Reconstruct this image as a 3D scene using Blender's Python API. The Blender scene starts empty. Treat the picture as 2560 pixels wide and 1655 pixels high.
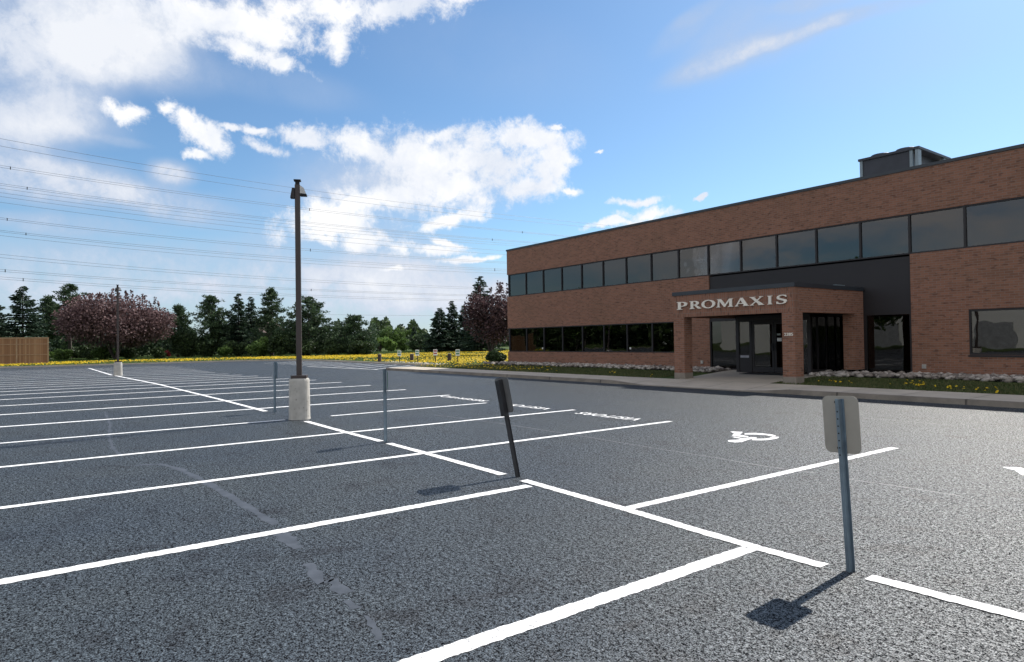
import bpy, bmesh, math, random
import numpy as np
from mathutils import Vector, Matrix
from mathutils.geometry import tessellate_polygon
random.seed(7); RNG = np.random.default_rng(7)
R = math.radians
S = bpy.context.scene
COL = S.collection

# ------------------------------------------------------------ camera
CAM_H = 1.65; FPX = 1640.66; YAW = .933729; PIT = .0156027; ROL = -.0146691
_F = Vector((-math.sin(YAW)*math.cos(PIT), math.cos(YAW)*math.cos(PIT), math.sin(PIT)))
_R = Vector((math.cos(YAW), math.sin(YAW), 0)); _U = _R.cross(_F)
_c, _s = math.cos(ROL), math.sin(ROL)
RC = _c*_R + _s*_U; UC = -_s*_R + _c*_U
cam_d = bpy.data.cameras.new('camera'); cam = bpy.data.objects.new('camera', cam_d); COL.objects.link(cam)
m = Matrix((RC, UC, -_F)).transposed().to_4x4(); m.translation = Vector((0, 0, CAM_H)); cam.matrix_world = m
cam_d.sensor_fit = 'HORIZONTAL'; cam_d.sensor_width = 36; cam_d.lens = FPX/2560*36
cam_d.clip_start = .1; cam_d.clip_end = 5000
S.camera = cam

def ray(x, y):
    return (RC*((x-1280)/FPX) - UC*((y-827.5)/FPX) + _F).normalized()
def G(x, y, z=0.):
    d = ray(x, y); t = (z-CAM_H)/d.z; return Vector((d.x*t, d.y*t, z))
def on_y(x, y, Y):
    d = ray(x, y); t = Y/d.y; return Vector((d.x*t, Y, CAM_H+d.z*t))
def at(x, y, D):            # point at depth D along the view axis
    d = ray(x, y); t = D/d.dot(_F); return Vector((d.x*t, d.y*t, CAM_H+d.z*t))

# ------------------------------------------------------------ world, sun, exposure
SUN_EL, SUN_AZ = 44.5, -7.0           # azimuth measured from +Y towards +X
EXPO = 0.9
SKY_STR = .080
w = bpy.data.worlds.new('World'); S.world = w; w.use_nodes = True
wt = w.node_tree; wt.nodes.clear(); WN = wt.nodes; WL = wt.links
def wn(t, **k):
    n = WN.new(t)
    for a, b in k.items(): setattr(n, a, b)
    return n
def wmath(op, a, b=None, c=None, clamp=False):
    n = wn('ShaderNodeMath', operation=op, use_clamp=clamp)
    for i, v in enumerate((a, b, c)):
        if v is None: continue
        if isinstance(v, (int, float)): n.inputs[i].default_value = v
        else: WL.new(v, n.inputs[i])
    return n.outputs[0]
sky = wn('ShaderNodeTexSky', sky_type='NISHITA', sun_disc=False, sun_elevation=R(SUN_EL), sun_rotation=R(SUN_AZ),
         altitude=100, air_density=1.0, dust_density=.6, ozone_density=1.6)
tc = wn('ShaderNodeTexCoord'); DIR = tc.outputs['Generated']
def wnoise(scale, detail, rough, vec, dist=0.):
    n = wn('ShaderNodeTexNoise'); n.inputs['Scale'].default_value = scale; n.inputs['Detail'].default_value = detail
    n.inputs['Roughness'].default_value = rough; n.inputs['Distortion'].default_value = dist; WL.new(vec, n.inputs['Vector']); return n
# warp the direction so that the cloud outlines break up
nz = wnoise(7., 7, .6, DIR)
off = wn('ShaderNodeVectorMath', operation='SUBTRACT'); WL.new(nz.outputs['Color'], off.inputs[0]); off.inputs[1].default_value = (.5, .5, .5)
sc_ = wn('ShaderNodeVectorMath', operation='SCALE'); WL.new(off.outputs[0], sc_.inputs[0]); sc_.inputs['Scale'].default_value = .075
WD = wn('ShaderNodeVectorMath', operation='ADD'); WL.new(DIR, WD.inputs[0]); WL.new(sc_.outputs[0], WD.inputs[1]); WD = WD.outputs[0]
nz_s = wnoise(5., 5, .6, DIR)
off2 = wn('ShaderNodeVectorMath', operation='SUBTRACT'); WL.new(nz_s.outputs['Color'], off2.inputs[0]); off2.inputs[1].default_value = (.5, .5, .5)
sc2 = wn('ShaderNodeVectorMath', operation='SCALE'); WL.new(off2.outputs[0], sc2.inputs[0]); sc2.inputs['Scale'].default_value = .035
WS = wn('ShaderNodeVectorMath', operation='ADD'); WL.new(DIR, WS.inputs[0]); WL.new(sc2.outputs[0], WS.inputs[1]); WS = WS.outputs[0]
def blob(vec, x, y, a, b, rot=0):
    c = ray(x, y); ca, sa = math.cos(R(rot)), math.sin(R(rot))
    p = ray(x+a*ca, y+a*sa); q = ray(x-b*sa, y+b*ca)
    e1 = (p-c); e1 -= c*e1.dot(c); la = e1.length; e1.normalize()
    e2 = (q-c); e2 -= c*e2.dot(c); e2 -= e1*e2.dot(e1); lb = e2.length; e2.normalize(); e3 = e1.cross(e2)
    mp = wn('ShaderNodeMapping', vector_type='TEXTURE')
    mp.inputs['Location'].default_value = c; mp.inputs['Scale'].default_value = (la, lb, .9)
    mp.inputs['Rotation'].default_value = Matrix((e1, e2, e3)).transposed().to_euler()
    WL.new(vec, mp.inputs['Vector'])
    l = wn('ShaderNodeVectorMath', operation='LENGTH'); WL.new(mp.outputs[0], l.inputs[0]); return l.outputs['Value']
HARD = [  # (x, y, a, b, rot): crisp cumulus masses
 (560,40,300,75,6),(900,8,300,62,-3),(1200,-8,140,28,-6),(620,120,130,42,16),(690,145,50,24,20),(835,80,60,60,0),
 (325,290,62,32,8),(408,275,40,20,10),(500,335,105,38,36),(500,388,38,14,5),
 (655,320,58,17,4),(675,365,62,24,12),(575,320,34,10,0),
 (770,345,78,32,22),(900,370,130,50,8),(1050,400,190,85,4),(1090,345,60,28,0),(1210,400,170,80,0),(1330,345,115,38,6),(1370,420,60,90,20),
 (1330,470,110,48,-4),(1150,470,220,60,-6),(940,510,220,48,-10),(840,560,150,42,-8),(1400,392,52,30,12),(1120,545,150,20,-14),
 (1425,477,38,11,4),(1380,320,22,8,5),(1503,376,16,5,4),(1590,505,75,14,-6),(1620,535,80,20,-8),(1540,560,90,12,-8),(1750,489,22,5,-8),
 (820,590,70,30,-6),(905,592,60,34,0),(980,600,60,26,10),(1090,618,80,16,4),(1120,600,60,14,16),(1180,645,90,10,-2),(985,655,40,8,0)]
SOFT = [(320,60,260,90,8,.8),(200,120,220,80,10,.6),(560,60,230,60,6,.5),(950,420,330,110,-6,.55),  # (x, y, a, b, rot, strength): thin veils and haze
 (130,60,470,150,4,1.0),(300,130,330,110,14,.9),(80,230,320,190,-25,.95),(480,30,260,80,0,.8),(160,290,200,70,0,.35),(700,215,260,60,10,.22),(120,330,260,60,0,.5),
 (425,430,78,42,10,1.25),(130,450,340,85,8,1.15),(420,510,230,62,12,1.0),(170,560,300,36,3,.75),(300,350,90,16,8,.35),
 (1240,140,380,150,10,.10),(1800,150,210,44,-19,.55),(1990,92,280,26,-19,.42),(1900,120,330,70,-18,.22),(1800,60,190,70,-35,.28),(1950,60,300,80,-14,.22),(2180,35,280,26,-17,.5),(2030,10,150,30,-6,.5),(1700,70,120,40,-38,.3),(1750,20,110,26,-30,.3),(2230,150,420,120,-14,.12),
 (860,640,380,120,0,.75),(250,680,560,120,0,.95),(1000,720,520,90,0,.7),(700,780,1300,110,0,.7),(720,500,200,60,0,.25),(1080,470,360,110,-4,.5)]
cur = None
for b_ in HARD:
    v = blob(WD, *b_); cur = v if cur is None else wmath('SMOOTH_MIN', cur, v, .16)
ragged = wnoise(20., 12, .7, DIR, .2)
f = wmath('SUBTRACT', 1.10, cur)
f = wmath('ADD', f, wmath('MULTIPLY', wmath('SUBTRACT', ragged.outputs['Fac'], .5), 2.9))
mr = wn('ShaderNodeMapRange', interpolation_type='SMOOTHSTEP'); WL.new(f, mr.inputs[0]); mr.inputs[1].default_value = -.06; mr.inputs[2].default_value = .78
A1 = mr.outputs[0]
sm = None
nz2 = wnoise(3.2, 6, .55, WD)
nf = wn('ShaderNodeMapRange'); WL.new(nz2.outputs['Fac'], nf.inputs[0]); nf.inputs[1].default_value = .3; nf.inputs[2].default_value = .72; nf.inputs[3].default_value = .35; nf.inputs[4].default_value = 1.25
for x, y, a, b_, r_, st in SOFT:
    v = blob(WS, x, y, a, b_, r_)
    g_ = wn('ShaderNodeMapRange', interpolation_type='SMOOTHERSTEP'); WL.new(v, g_.inputs[0])
    g_.inputs[1].default_value = 1.15; g_.inputs[2].default_value = .25; g_.inputs[3].default_value = 0; g_.inputs[4].default_value = st
    sm = g_.outputs[0] if sm is None else wmath('ADD', wmath('MULTIPLY', sm, wmath('SUBTRACT', 1, wmath('MULTIPLY', g_.outputs[0], .45))), g_.outputs[0])
A2u = wmath('MAXIMUM', wmath('MULTIPLY', sm, wmath('ADD', nf.outputs[0], wmath('MULTIPLY', wmath('SUBTRACT', ragged.outputs['Fac'], .5), 1.3))), 0); A2 = wmath('MINIMUM', A2u, 1.)
vb = wn('ShaderNodeMapRange'); WL.new(A2u, vb.inputs[0]); vb.inputs[1].default_value = .55; vb.inputs[2].default_value = 1.5
# broken cloud over the half of the sky behind the photographer
back = wn('ShaderNodeVectorMath', operation='DOT_PRODUCT'); WL.new(DIR, back.inputs[0]); back.inputs[1].default_value = (-_F.x, -_F.y, 0)
bm_ = wn('ShaderNodeMapRange', interpolation_type='SMOOTHSTEP'); WL.new(back.outputs['Value'], bm_.inputs[0]); bm_.inputs[1].default_value = -.45; bm_.inputs[2].default_value = .1
mpb = wn('ShaderNodeMapping'); mpb.inputs['Scale'].default_value = (1, 1, 2.6); WL.new(DIR, mpb.inputs[0])
nb = wnoise(3.0, 8, .6, mpb.outputs[0], .3)
nbr = wn('ShaderNodeMapRange', interpolation_type='SMOOTHSTEP'); WL.new(nb.outputs['Fac'], nbr.inputs[0]); nbr.inputs[1].default_value = .34; nbr.inputs[2].default_value = .58
A3 = wmath('MULTIPLY', bm_.outputs[0], wmath('MULTIPLY', nbr.outputs[0], .95))
shade = wnoise(8., 8, .62, WD)
shr = wn('ShaderNodeMapRange'); WL.new(shade.outputs['Fac'], shr.inputs[0]); shr.inputs[1].default_value = .35; shr.inputs[2].default_value = .62; shr.inputs[3].default_value = 0; shr.inputs[4].default_value = 1
CL = 6.6
def wcol(c): return (c[0]*CL, c[1]*CL, c[2]*CL, 1)
puff = wn('ShaderNodeMix', data_type='RGBA'); WL.new(shr.outputs[0], puff.inputs[0]); puff.inputs[6].default_value = wcol((.78, .84, .95)); puff.inputs[7].default_value = wcol((1.08, 1.08, 1.09))
SKYG = wn('ShaderNodeMix', data_type='RGBA', blend_type='MULTIPLY'); SKYG.inputs[0].default_value = 1.; WL.new(sky.outputs[0], SKYG.inputs[6]); SKYG.inputs[7].default_value = (.66, .84, .95, 1)
mx1 = wn('ShaderNodeMix', data_type='RGBA'); WL.new(A2, mx1.inputs[0]); WL.new(SKYG.outputs[2], mx1.inputs[6]); veil = wn('ShaderNodeMix', data_type='RGBA'); WL.new(vb.outputs[0], veil.inputs[0]); veil.inputs[6].default_value = wcol((.52, .62, .80)); veil.inputs[7].default_value = wcol((.90, .93, .99)); WL.new(veil.outputs[2], mx1.inputs[7])
mx2 = wn('ShaderNodeMix', data_type='RGBA'); WL.new(A1, mx2.inputs[0]); WL.new(mx1.outputs[2], mx2.inputs[6]); WL.new(puff.outputs[2], mx2.inputs[7])
mx3 = wn('ShaderNodeMix', data_type='RGBA'); WL.new(A3, mx3.inputs[0]); WL.new(mx2.outputs[2], mx3.inputs[6]); mx3.inputs[7].default_value = wcol((1.12, 1.08, 1.06))
bg = wn('ShaderNodeBackground'); bg.inputs['Strength'].default_value = SKY_STR; WL.new(mx3.outputs[2], bg.inputs[0])
wo = wn('ShaderNodeOutputWorld'); WL.new(bg.outputs[0], wo.inputs[0])
sun_d = bpy.data.lights.new('sun', 'SUN'); sun_d.energy = 3.4; sun_d.angle = R(.53); sun_d.color = (1, .95, .88)
sun = bpy.data.objects.new('sun', sun_d); COL.objects.link(sun)
sdir = Vector((math.sin(R(SUN_AZ))*math.cos(R(SUN_EL)), math.cos(R(SUN_AZ))*math.cos(R(SUN_EL)), math.sin(R(SUN_EL))))
sun.rotation_euler = sdir.to_track_quat('Z', 'Y').to_euler(); sun.location = (0, 30, 60)
S.view_settings.view_transform = 'Standard'; S.view_settings.look = 'None'; S.view_settings.exposure = EXPO; S.view_settings.gamma = 1
S.view_settings.use_curve_mapping = False
S.cycles.max_bounces = 6; S.cycles.transparent_max_bounces = 16

# ------------------------------------------------------------ materials
class Mat:
    def __init__(s, name):
        s.m = bpy.data.materials.new(name); s.m.use_nodes = True; s.t = s.m.node_tree
        s.p = s.t.nodes['Principled BSDF']; s.o = s.t.nodes['Material Output']
    def n(s, t, **k):
        n = s.t.nodes.new(t)
        for a, b in k.items(): setattr(n, a, b)
        return n
    def l(s, a, b): s.t.links.new(a, b)
    def obj(s):
        return s.n('ShaderNodeTexCoord').outputs['Object']
    def noise(s, scale, detail=4, rough=.55, vec=None, dist=0):
        n = s.n('ShaderNodeTexNoise'); n.inputs['Scale'].default_value = scale; n.inputs['Detail'].default_value = detail
        n.inputs['Roughness'].default_value = rough; n.inputs['Distortion'].default_value = dist
        s.l(vec if vec is not None else s.obj(), n.inputs['Vector']); return n.outputs['Fac']
    def ramp(s, fac, stops):
        n = s.n('ShaderNodeValToRGB'); s.l(fac, n.inputs[0]); e = n.color_ramp.elements
        while len(e) < len(stops): e.new(.5)
        for i, (p, c) in enumerate(stops):
            e[i].position = p; e[i].color = (*c, 1) if len(c) == 3 else c
        return n.outputs[0]
    def mix(s, fac, a, b, mode='MIX'):
        n = s.n('ShaderNodeMix', data_type='RGBA', blend_type=mode)
        for i, v in ((0, fac), (6, a), (7, b)):
            if isinstance(v, (int, float)): n.inputs[i].default_value = v
            elif isinstance(v, tuple): n.inputs[i].default_value = (*v, 1)
            else: s.l(v, n.inputs[i])
        return n.outputs[2]
    def math(s, op, a, b=0., c=0., clamp=False):
        n = s.n('ShaderNodeMath', operation=op, use_clamp=clamp)
        for i, v in enumerate((a, b, c)):
            if isinstance(v, (int, float)): n.inputs[i].default_value = v
            else: s.l(v, n.inputs[i])
        return n.outputs[0]
    def bump(s, h, strength=.3, dist=.01):
        n = s.n('ShaderNodeBump'); n.inputs['Strength'].default_value = strength; n.inputs['Distance'].default_value = dist
        s.l(h, n.inputs['Height']); s.l(n.outputs[0], s.p.inputs['Normal'])
    def set(s, color=None, rough=None, metal=None, spec=None):
        if color is not None:
            if isinstance(color, tuple): s.p.inputs['Base Color'].default_value = (*color, 1)
            else: s.l(color, s.p.inputs['Base Color'])
        if rough is not None:
            if isinstance(rough, (int, float)): s.p.inputs['Roughness'].default_value = rough
            else: s.l(rough, s.p.inputs['Roughness'])
        if metal is not None: s.p.inputs['Metallic'].default_value = metal
        if spec is not None: s.p.inputs['Specular IOR Level'].default_value = spec
        return s
def simple(name, col, rough=.6, metal=0, var=.25, scale=3., spec=.5):
    M = Mat(name); f = M.noise(scale, 5, .6)
    M.set(M.ramp(f, [(.3, tuple(c*(1-var) for c in col)), (.7, tuple(min(1, c*(1+var)) for c in col))]), rough, metal, spec)
    M.bump(M.noise(scale*12, 3), .12, .003); return M.m

# asphalt: sealed, coarse stone showing, damp-looking sheen
M = Mat('asphalt'); oc = M.obj()
n1 = M.noise(105, 2, .6, oc); n2 = M.noise(38, 4, .82, oc); n3 = M.noise(.33, 5, .6, oc); n4 = M.noise(2.4, 5, .62, oc, .6); n5 = M.noise(12, 3, .6, oc)
grain = M.math('ADD', M.math('MULTIPLY', n1, .42), M.math('ADD', M.math('MULTIPLY', n2, .50), M.math('MULTIPLY', n5, .08)))
c1 = M.ramp(grain, [(.425, (.003, .003, .004)), (.475, (.012, .012, .014)), (.50, (.041, .050, .054)), (.56, (.070, .084, .090)), (.62, (.24, .27, .275))])
c2 = M.mix(M.ramp(n3, [(.35, (0, 0, 0)), (.68, (1, 1, 1))]), c1, M.mix(1., c1, (.74, .80, .92), 'MULTIPLY'))
stain = M.ramp(n4, [(.53, (0, 0, 0)), (.68, (1, 1, 1))])
c3 = M.mix(M.math('MULTIPLY', stain, .75), c2, M.mix(1., c2, (.42, .36, .35), 'MULTIPLY'))
M.set(c3, M.ramp(grain, [(.45, (.95,)*3), (.52, (.47,)*3), (.62, (.36,)*3)]))
M.l(M.ramp(grain, [(.455, (.0,)*3), (.53, (.6,)*3), (.62, (.95,)*3)]), M.p.inputs['Specular IOR Level'])
M.bump(grain, .5, .02)
ASPH = M.m
M = Mat('asphalt_sealant'); M.set(M.ramp(M.noise(8, 5), [(.35, (.040, .047, .058)), (.65, (.064, .074, .090))]), .6, spec=.45); M.bump(M.noise(60, 3), .25, .004); SEAL = M.m
def paint(name, base, dark):
    M = Mat(name); oc = M.obj(); f = M.noise(34, 5, .75, oc); g = M.noise(3.5, 4, .6, oc)
    k = M.math('ADD', f, M.math('MULTIPLY', g, .22))
    M.set(M.ramp(k, [(.505, dark), (.555, base), (.8, tuple(min(.92, c*1.05) for c in base))]), .6)
    M.bump(M.noise(70, 3, .6, oc), .5, .008); return M.m
PAINT = paint('white_road_paint', (.86, .86, .85), (.30, .30, .30))
OLD = paint('worn_road_paint', (.18, .18, .19), (.08, .08, .085))

def brick(name, soldier=False):
    M = Mat(name); oc = M.obj(); sx = M.n('ShaderNodeSeparateXYZ'); M.l(oc, sx.inputs[0])
    ge = M.n('ShaderNodeNewGeometry'); sn = M.n('ShaderNodeSeparateXYZ'); M.l(ge.outputs['Normal'], sn.inputs[0])
    side = M.math('GREATER_THAN', M.math('ABSOLUTE', sn.outputs[0]), .6)
    u = M.math('ADD', M.math('MULTIPLY', side, sx.outputs[1]), M.math('MULTIPLY', M.math('SUBTRACT', 1, side), sx.outputs[0]))
    cb = M.n('ShaderNodeCombineXYZ'); a, b = (u, sx.outputs[2]) if not soldier else (sx.outputs[2], u)
    M.l(a, cb.inputs[0]); M.l(b, cb.inputs[1])
    bt = M.n('ShaderNodeTexBrick'); M.l(cb.outputs[0], bt.inputs['Vector'])
    for k, v in (('Scale', 1), ('Mortar Size', .006), ('Mortar Smooth', .3), ('Brick Width', .235), ('Row Height', .078), ('Bias', -.1)): bt.inputs[k].default_value = v
    if soldier: bt.offset = 0; 
    bt.inputs['Color1'].default_value = (.295, .138, .088, 1); bt.inputs['Color2'].default_value = (.215, .100, .064, 1); bt.inputs['Mortar'].default_value = (.25, .205, .175, 1)
    big = M.noise(.5, 4, .6, oc); 
    # a few darker burnt bricks, patch by patch
    mp = M.n('ShaderNodeMapping'); mp.inputs['Scale'].default_value = (4.2, 12.8, 1); M.l(cb.outputs[0], mp.inputs[0])
    wn_ = M.n('ShaderNodeTexNoise'); wn_.inputs['Scale'].default_value = 1.; wn_.inputs['Detail'].default_value = 1; M.l(mp.outputs[0], wn_.inputs['Vector'])
    dk = M.ramp(wn_.outputs['Fac'], [(.62, (0, 0, 0)), (.68, (1, 1, 1))])
    c = M.mix(M.math('MULTIPLY', dk, .5), bt.outputs['Color'], (.05, .028, .025))
    c = M.mix(M.ramp(big, [(.35, (0, 0, 0)), (.7, (.45, .45, .45))]), c, M.mix(1., c, (.75, .84, .80), 'MULTIPLY'))
    M.set(c, .85, spec=.3); M.bump(M.math('MULTIPLY', bt.outputs['Fac'], -1), .5, .008); return M.m
BRICK = brick('brick'); SOLD = brick('soldier_brick', True)
BRONZE = simple('dark_bronze_metal', (.014, .011, .012), .55, 0, .15, 1.5)
PANEL = simple('dark_cladding', (.016, .014, .016), .6, 0, .12, .7)
FLASH = simple('slate_flashing', (.030, .036, .044), .45, 0, .15, 1.)
CONC = simple('pale_concrete', (.46, .405, .33), .85, 0, .16, .9)
CURB = simple('kerb_concrete', (.22, .19, .155), .85, 0, .22, 1.3)
def jointed(name, col, step, var, scale):
    M = Mat(name); oc = M.obj(); sx = M.n('ShaderNodeSeparateXYZ'); M.l(oc, sx.inputs[0]); fr = M.math('FRACT', M.math('MULTIPLY', sx.outputs[0], 1/step))
    j = M.ramp(fr, [(0, (.35,)*3), (.012, (.4,)*3), (.02, (1,)*3), (.99, (1,)*3)])
    c = M.ramp(M.noise(scale, 6, .65, oc), [(.3, tuple(v*(1-var) for v in col)), (.7, tuple(v*(1+var) for v in col))]); M.set(M.mix(1., c, j, 'MULTIPLY'), .88); M.bump(M.noise(22, 4), .2, .004); return M.m
KERBJ = jointed('jointed_kerb', (.22, .19, .155), 3.05, .28, 1.6); PAVJ = jointed('jointed_pavement', (.44, .385, .315), 1.52, .16, 1.1)
M = Mat('cast_concrete'); oc = M.obj(); pits = M.ramp(M.noise(17, 3, .6, oc), [(.28, (.35,)*3), (.36, (1,)*3)])
M.set(M.mix(1., M.ramp(M.noise(4, 6, .6, oc), [(.3, (.34, .33, .30)), (.7, (.50, .48, .44))]), pits, 'MULTIPLY'), .9); M.bump(M.noise(30, 4, .6, oc), .4, .01); BASEC = M.m
GALV = simple('galvanised_steel', (.20, .26, .31), .42, .75, .18, 9.)
DARKST = simple('weathered_dark_steel', (.025, .025, .028), .5, .2, .3, 9.)
ALU = simple('sign_aluminium', (.34, .315, .27), .55, .15, .10, 3.)
WHITE = simple('white_enamel', (.72, .72, .70), .5, 0, .06, 3.)
LETTER = simple('letter_white', (.82, .76, .66), .5, 0, .05, 3.)
GREENP = simple('sign_green', (.05, .22, .12), .5); REDP = simple('sign_red', (.35, .04, .03), .5)
BLACK = simple('black_rubber', (.012, .012, .013), .8)
POLE = simple('brown_pole_paint', (.045, .033, .030), .45, 0, .15, 2.)
LENS = simple('lamp_lens', (.50, .49, .47), .25, 0, .08, 6.)
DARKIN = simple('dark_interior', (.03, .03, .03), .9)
BLIND = simple('pale_blind', (.45, .45, .44), .8)
STEELG = simple('grey_cabinet_steel', (.030, .034, .045), .5, .2, .2, 2.); PALEST = simple('pale_cabinet_steel', (.20, .25, .28), .5, .3, .2, 2.)
WALLP = simple('pale_warehouse_cladding', (.55, .55, .53), .8, 0, .05, .3)
ROOFT = simple('brown_shingles', (.10, .07, .06), .9, 0, .3, 2.)
HOUSEW = simple('tan_house_wall', (.26, .16, .12), .9, 0, .15, 1.)
M = Mat('cedar_boards'); oc = M.obj(); sx = M.n('ShaderNodeSeparateXYZ'); M.l(oc, sx.inputs[0])
bd = M.math('FRACT', M.math('MULTIPLY', sx.outputs[1], 6.9)); idn = M.n('ShaderNodeTexWhiteNoise', noise_dimensions='1D'); M.l(M.math('FLOOR', M.math('MULTIPLY', sx.outputs[1], 6.9)), idn.inputs['W'])
cc = M.ramp(idn.outputs['Value'], [(0, (.26, .125, .058)), (.5, (.34, .175, .085)), (1, (.40, .23, .12))])
gap = M.ramp(bd, [(0, (.3,)*3), (.07, (1,)*3), (.93, (1,)*3), (1, (.3,)*3)]); M.set(M.mix(1., cc, gap, 'MULTIPLY'), .8); M.bump(M.noise(9, 4, .6, oc), .2, .01); CEDAR = M.m
CEDARP = simple('cedar_post', (.38, .24, .14), .8, 0, .2, 4.)

def glass(name, refl, tint):
    M = Mat(name); M.t.nodes.remove(M.p)
    tr = M.n('ShaderNodeBsdfTransparent'); tr.inputs[0].default_value = (*tint, 1)
    gl = M.n('ShaderNodeBsdfGlossy'); gl.inputs['Roughness'].default_value = .012; gl.inputs['Color'].default_value = (1, .98, .96, 1)
    bmp = M.n('ShaderNodeBump'); bmp.inputs['Strength'].default_value = .06; bmp.inputs['Distance'].default_value = .05
    M.l(M.noise(.9, 2, .5), bmp.inputs['Height'])
    oi = M.n('ShaderNodeObjectInfo'); wv = M.n('ShaderNodeTexWhiteNoise', noise_dimensions='1D'); M.l(oi.outputs['Random'], wv.inputs['W'])
    o1 = M.n('ShaderNodeVectorMath', operation='SUBTRACT'); M.l(wv.outputs['Color'], o1.inputs[0]); o1.inputs[1].default_value = (.5, .5, .5)
    o2 = M.n('ShaderNodeVectorMath', operation='SCALE'); M.l(o1.outputs[0], o2.inputs[0]); o2.inputs['Scale'].default_value = .014
    o3 = M.n('ShaderNodeVectorMath', operation='ADD'); M.l(bmp.outputs[0], o3.inputs[0]); M.l(o2.outputs[0], o3.inputs[1])
    o4 = M.n('ShaderNodeVectorMath', operation='NORMALIZE'); M.l(o3.outputs[0], o4.inputs[0]); M.l(o4.outputs[0], gl.inputs['Normal'])
    fr = M.n('ShaderNodeFresnel'); fr.inputs['IOR'].default_value = refl
    ms = M.n('ShaderNodeMixShader'); M.l(fr.outputs[0], ms.inputs[0]); M.l(tr.outputs[0], ms.inputs[1]); M.l(gl.outputs[0], ms.inputs[2])
    M.l(ms.outputs[0], M.o.inputs[0]); return M.m
M = Mat('fluorescent_tube'); M.set((.6, .6, .6), .6); M.p.inputs['Emission Color'].default_value = (.95, .97, 1, 1); M.p.inputs['Emission Strength'].default_value = .7; TUBE_L = M.m
GLASS = glass('tinted_glass', 1.72, (.26, .27, .29)); DGLASS = glass('dark_door_glass', 1.6, (.16, .17, .18))

def leafmat(name, cols, trans=.25, rough=.6):
    M = Mat(name); ge = M.n('ShaderNodeNewGeometry')
    k = M.math('ADD', M.math('MULTIPLY', ge.outputs['Random Per Island'], .65), M.math('MULTIPLY', M.noise(.55, 3), .5))
    st = [(.15+.75*i/(len(cols)-1), c) for i, c in enumerate(cols)]
    c = M.ramp(k, st); M.set(c, rough, spec=.25)
    tl = M.n('ShaderNodeBsdfTranslucent'); M.l(c, tl.inputs[0]); ms = M.n('ShaderNodeMixShader'); ms.inputs[0].default_value = trans
    M.l(M.p.outputs[0], ms.inputs[1]); M.l(tl.outputs[0], ms.inputs[2]); M.l(ms.outputs[0], M.o.inputs[0]); return M.m
L_SPR = leafmat('spruce_needles', [(.011, .024, .017), (.027, .052, .032), (.060, .098, .055)], .15)
L_PIN = leafmat('pine_needles', [(.016, .033, .018), (.040, .072, .036), (.090, .14, .062)], .2)
L_CRAB = leafmat('crabapple_leaves', [(.050, .028, .030), (.098, .058, .060), (.26, .165, .165)], .3)
L_PLUM = leafmat('purple_leaves', [(.030, .018, .022), (.065, .036, .042), (.17, .10, .10)], .25)
L_GRN = leafmat('green_leaves', [(.035, .065, .018), (.08, .14, .035), (.15, .23, .06)], .35)
L_LIME = leafmat('fresh_green_leaves', [(.06, .11, .03), (.13, .22, .05), (.24, .34, .09)], .4)
L_DARK = leafmat('dark_shrub_leaves', [(.014, .026, .012), (.035, .06, .022), (.075, .115, .04)], .2)
L_RED = leafmat('red_leaves', [(.12, .02, .02), (.25, .04, .04)], .3)
L_GRASS = leafmat('grass_blades', [(.035, .07, .015), (.07, .12, .03), (.12, .17, .05)], .3)
L_DRY = leafmat('dry_grass_blades', [(.05, .07, .025), (.09, .12, .04), (.16, .15, .07)], .3)  # drier, yellower blade colour for the strip by the building
L_YEL = leafmat('dandelion_petals', [(.58, .36, .008), (.68, .47, .012), (.72, .54, .03)], .25)
BARK = simple('bark', (.055, .045, .038), .9, 0, .3, 6.)
STONE = leafmat('river_stones', [(.09, .075, .07), (.26, .225, .195), (.52, .47, .42)], 0., .8)
M = Mat('lawn'); oc = M.obj()
M.set(M.ramp(M.math('ADD', M.math('MULTIPLY', M.noise(.6, 5, .6, oc), .6), M.math('MULTIPLY', M.noise(14, 4, .7, oc), .4)), [(.35, (.035, .055, .018)), (.5, (.06, .09, .028)), (.66, (.10, .12, .045))]), .95, spec=.1)
M.bump(M.noise(25, 3, .6, oc), .6, .03); LAWN = M.m

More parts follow.
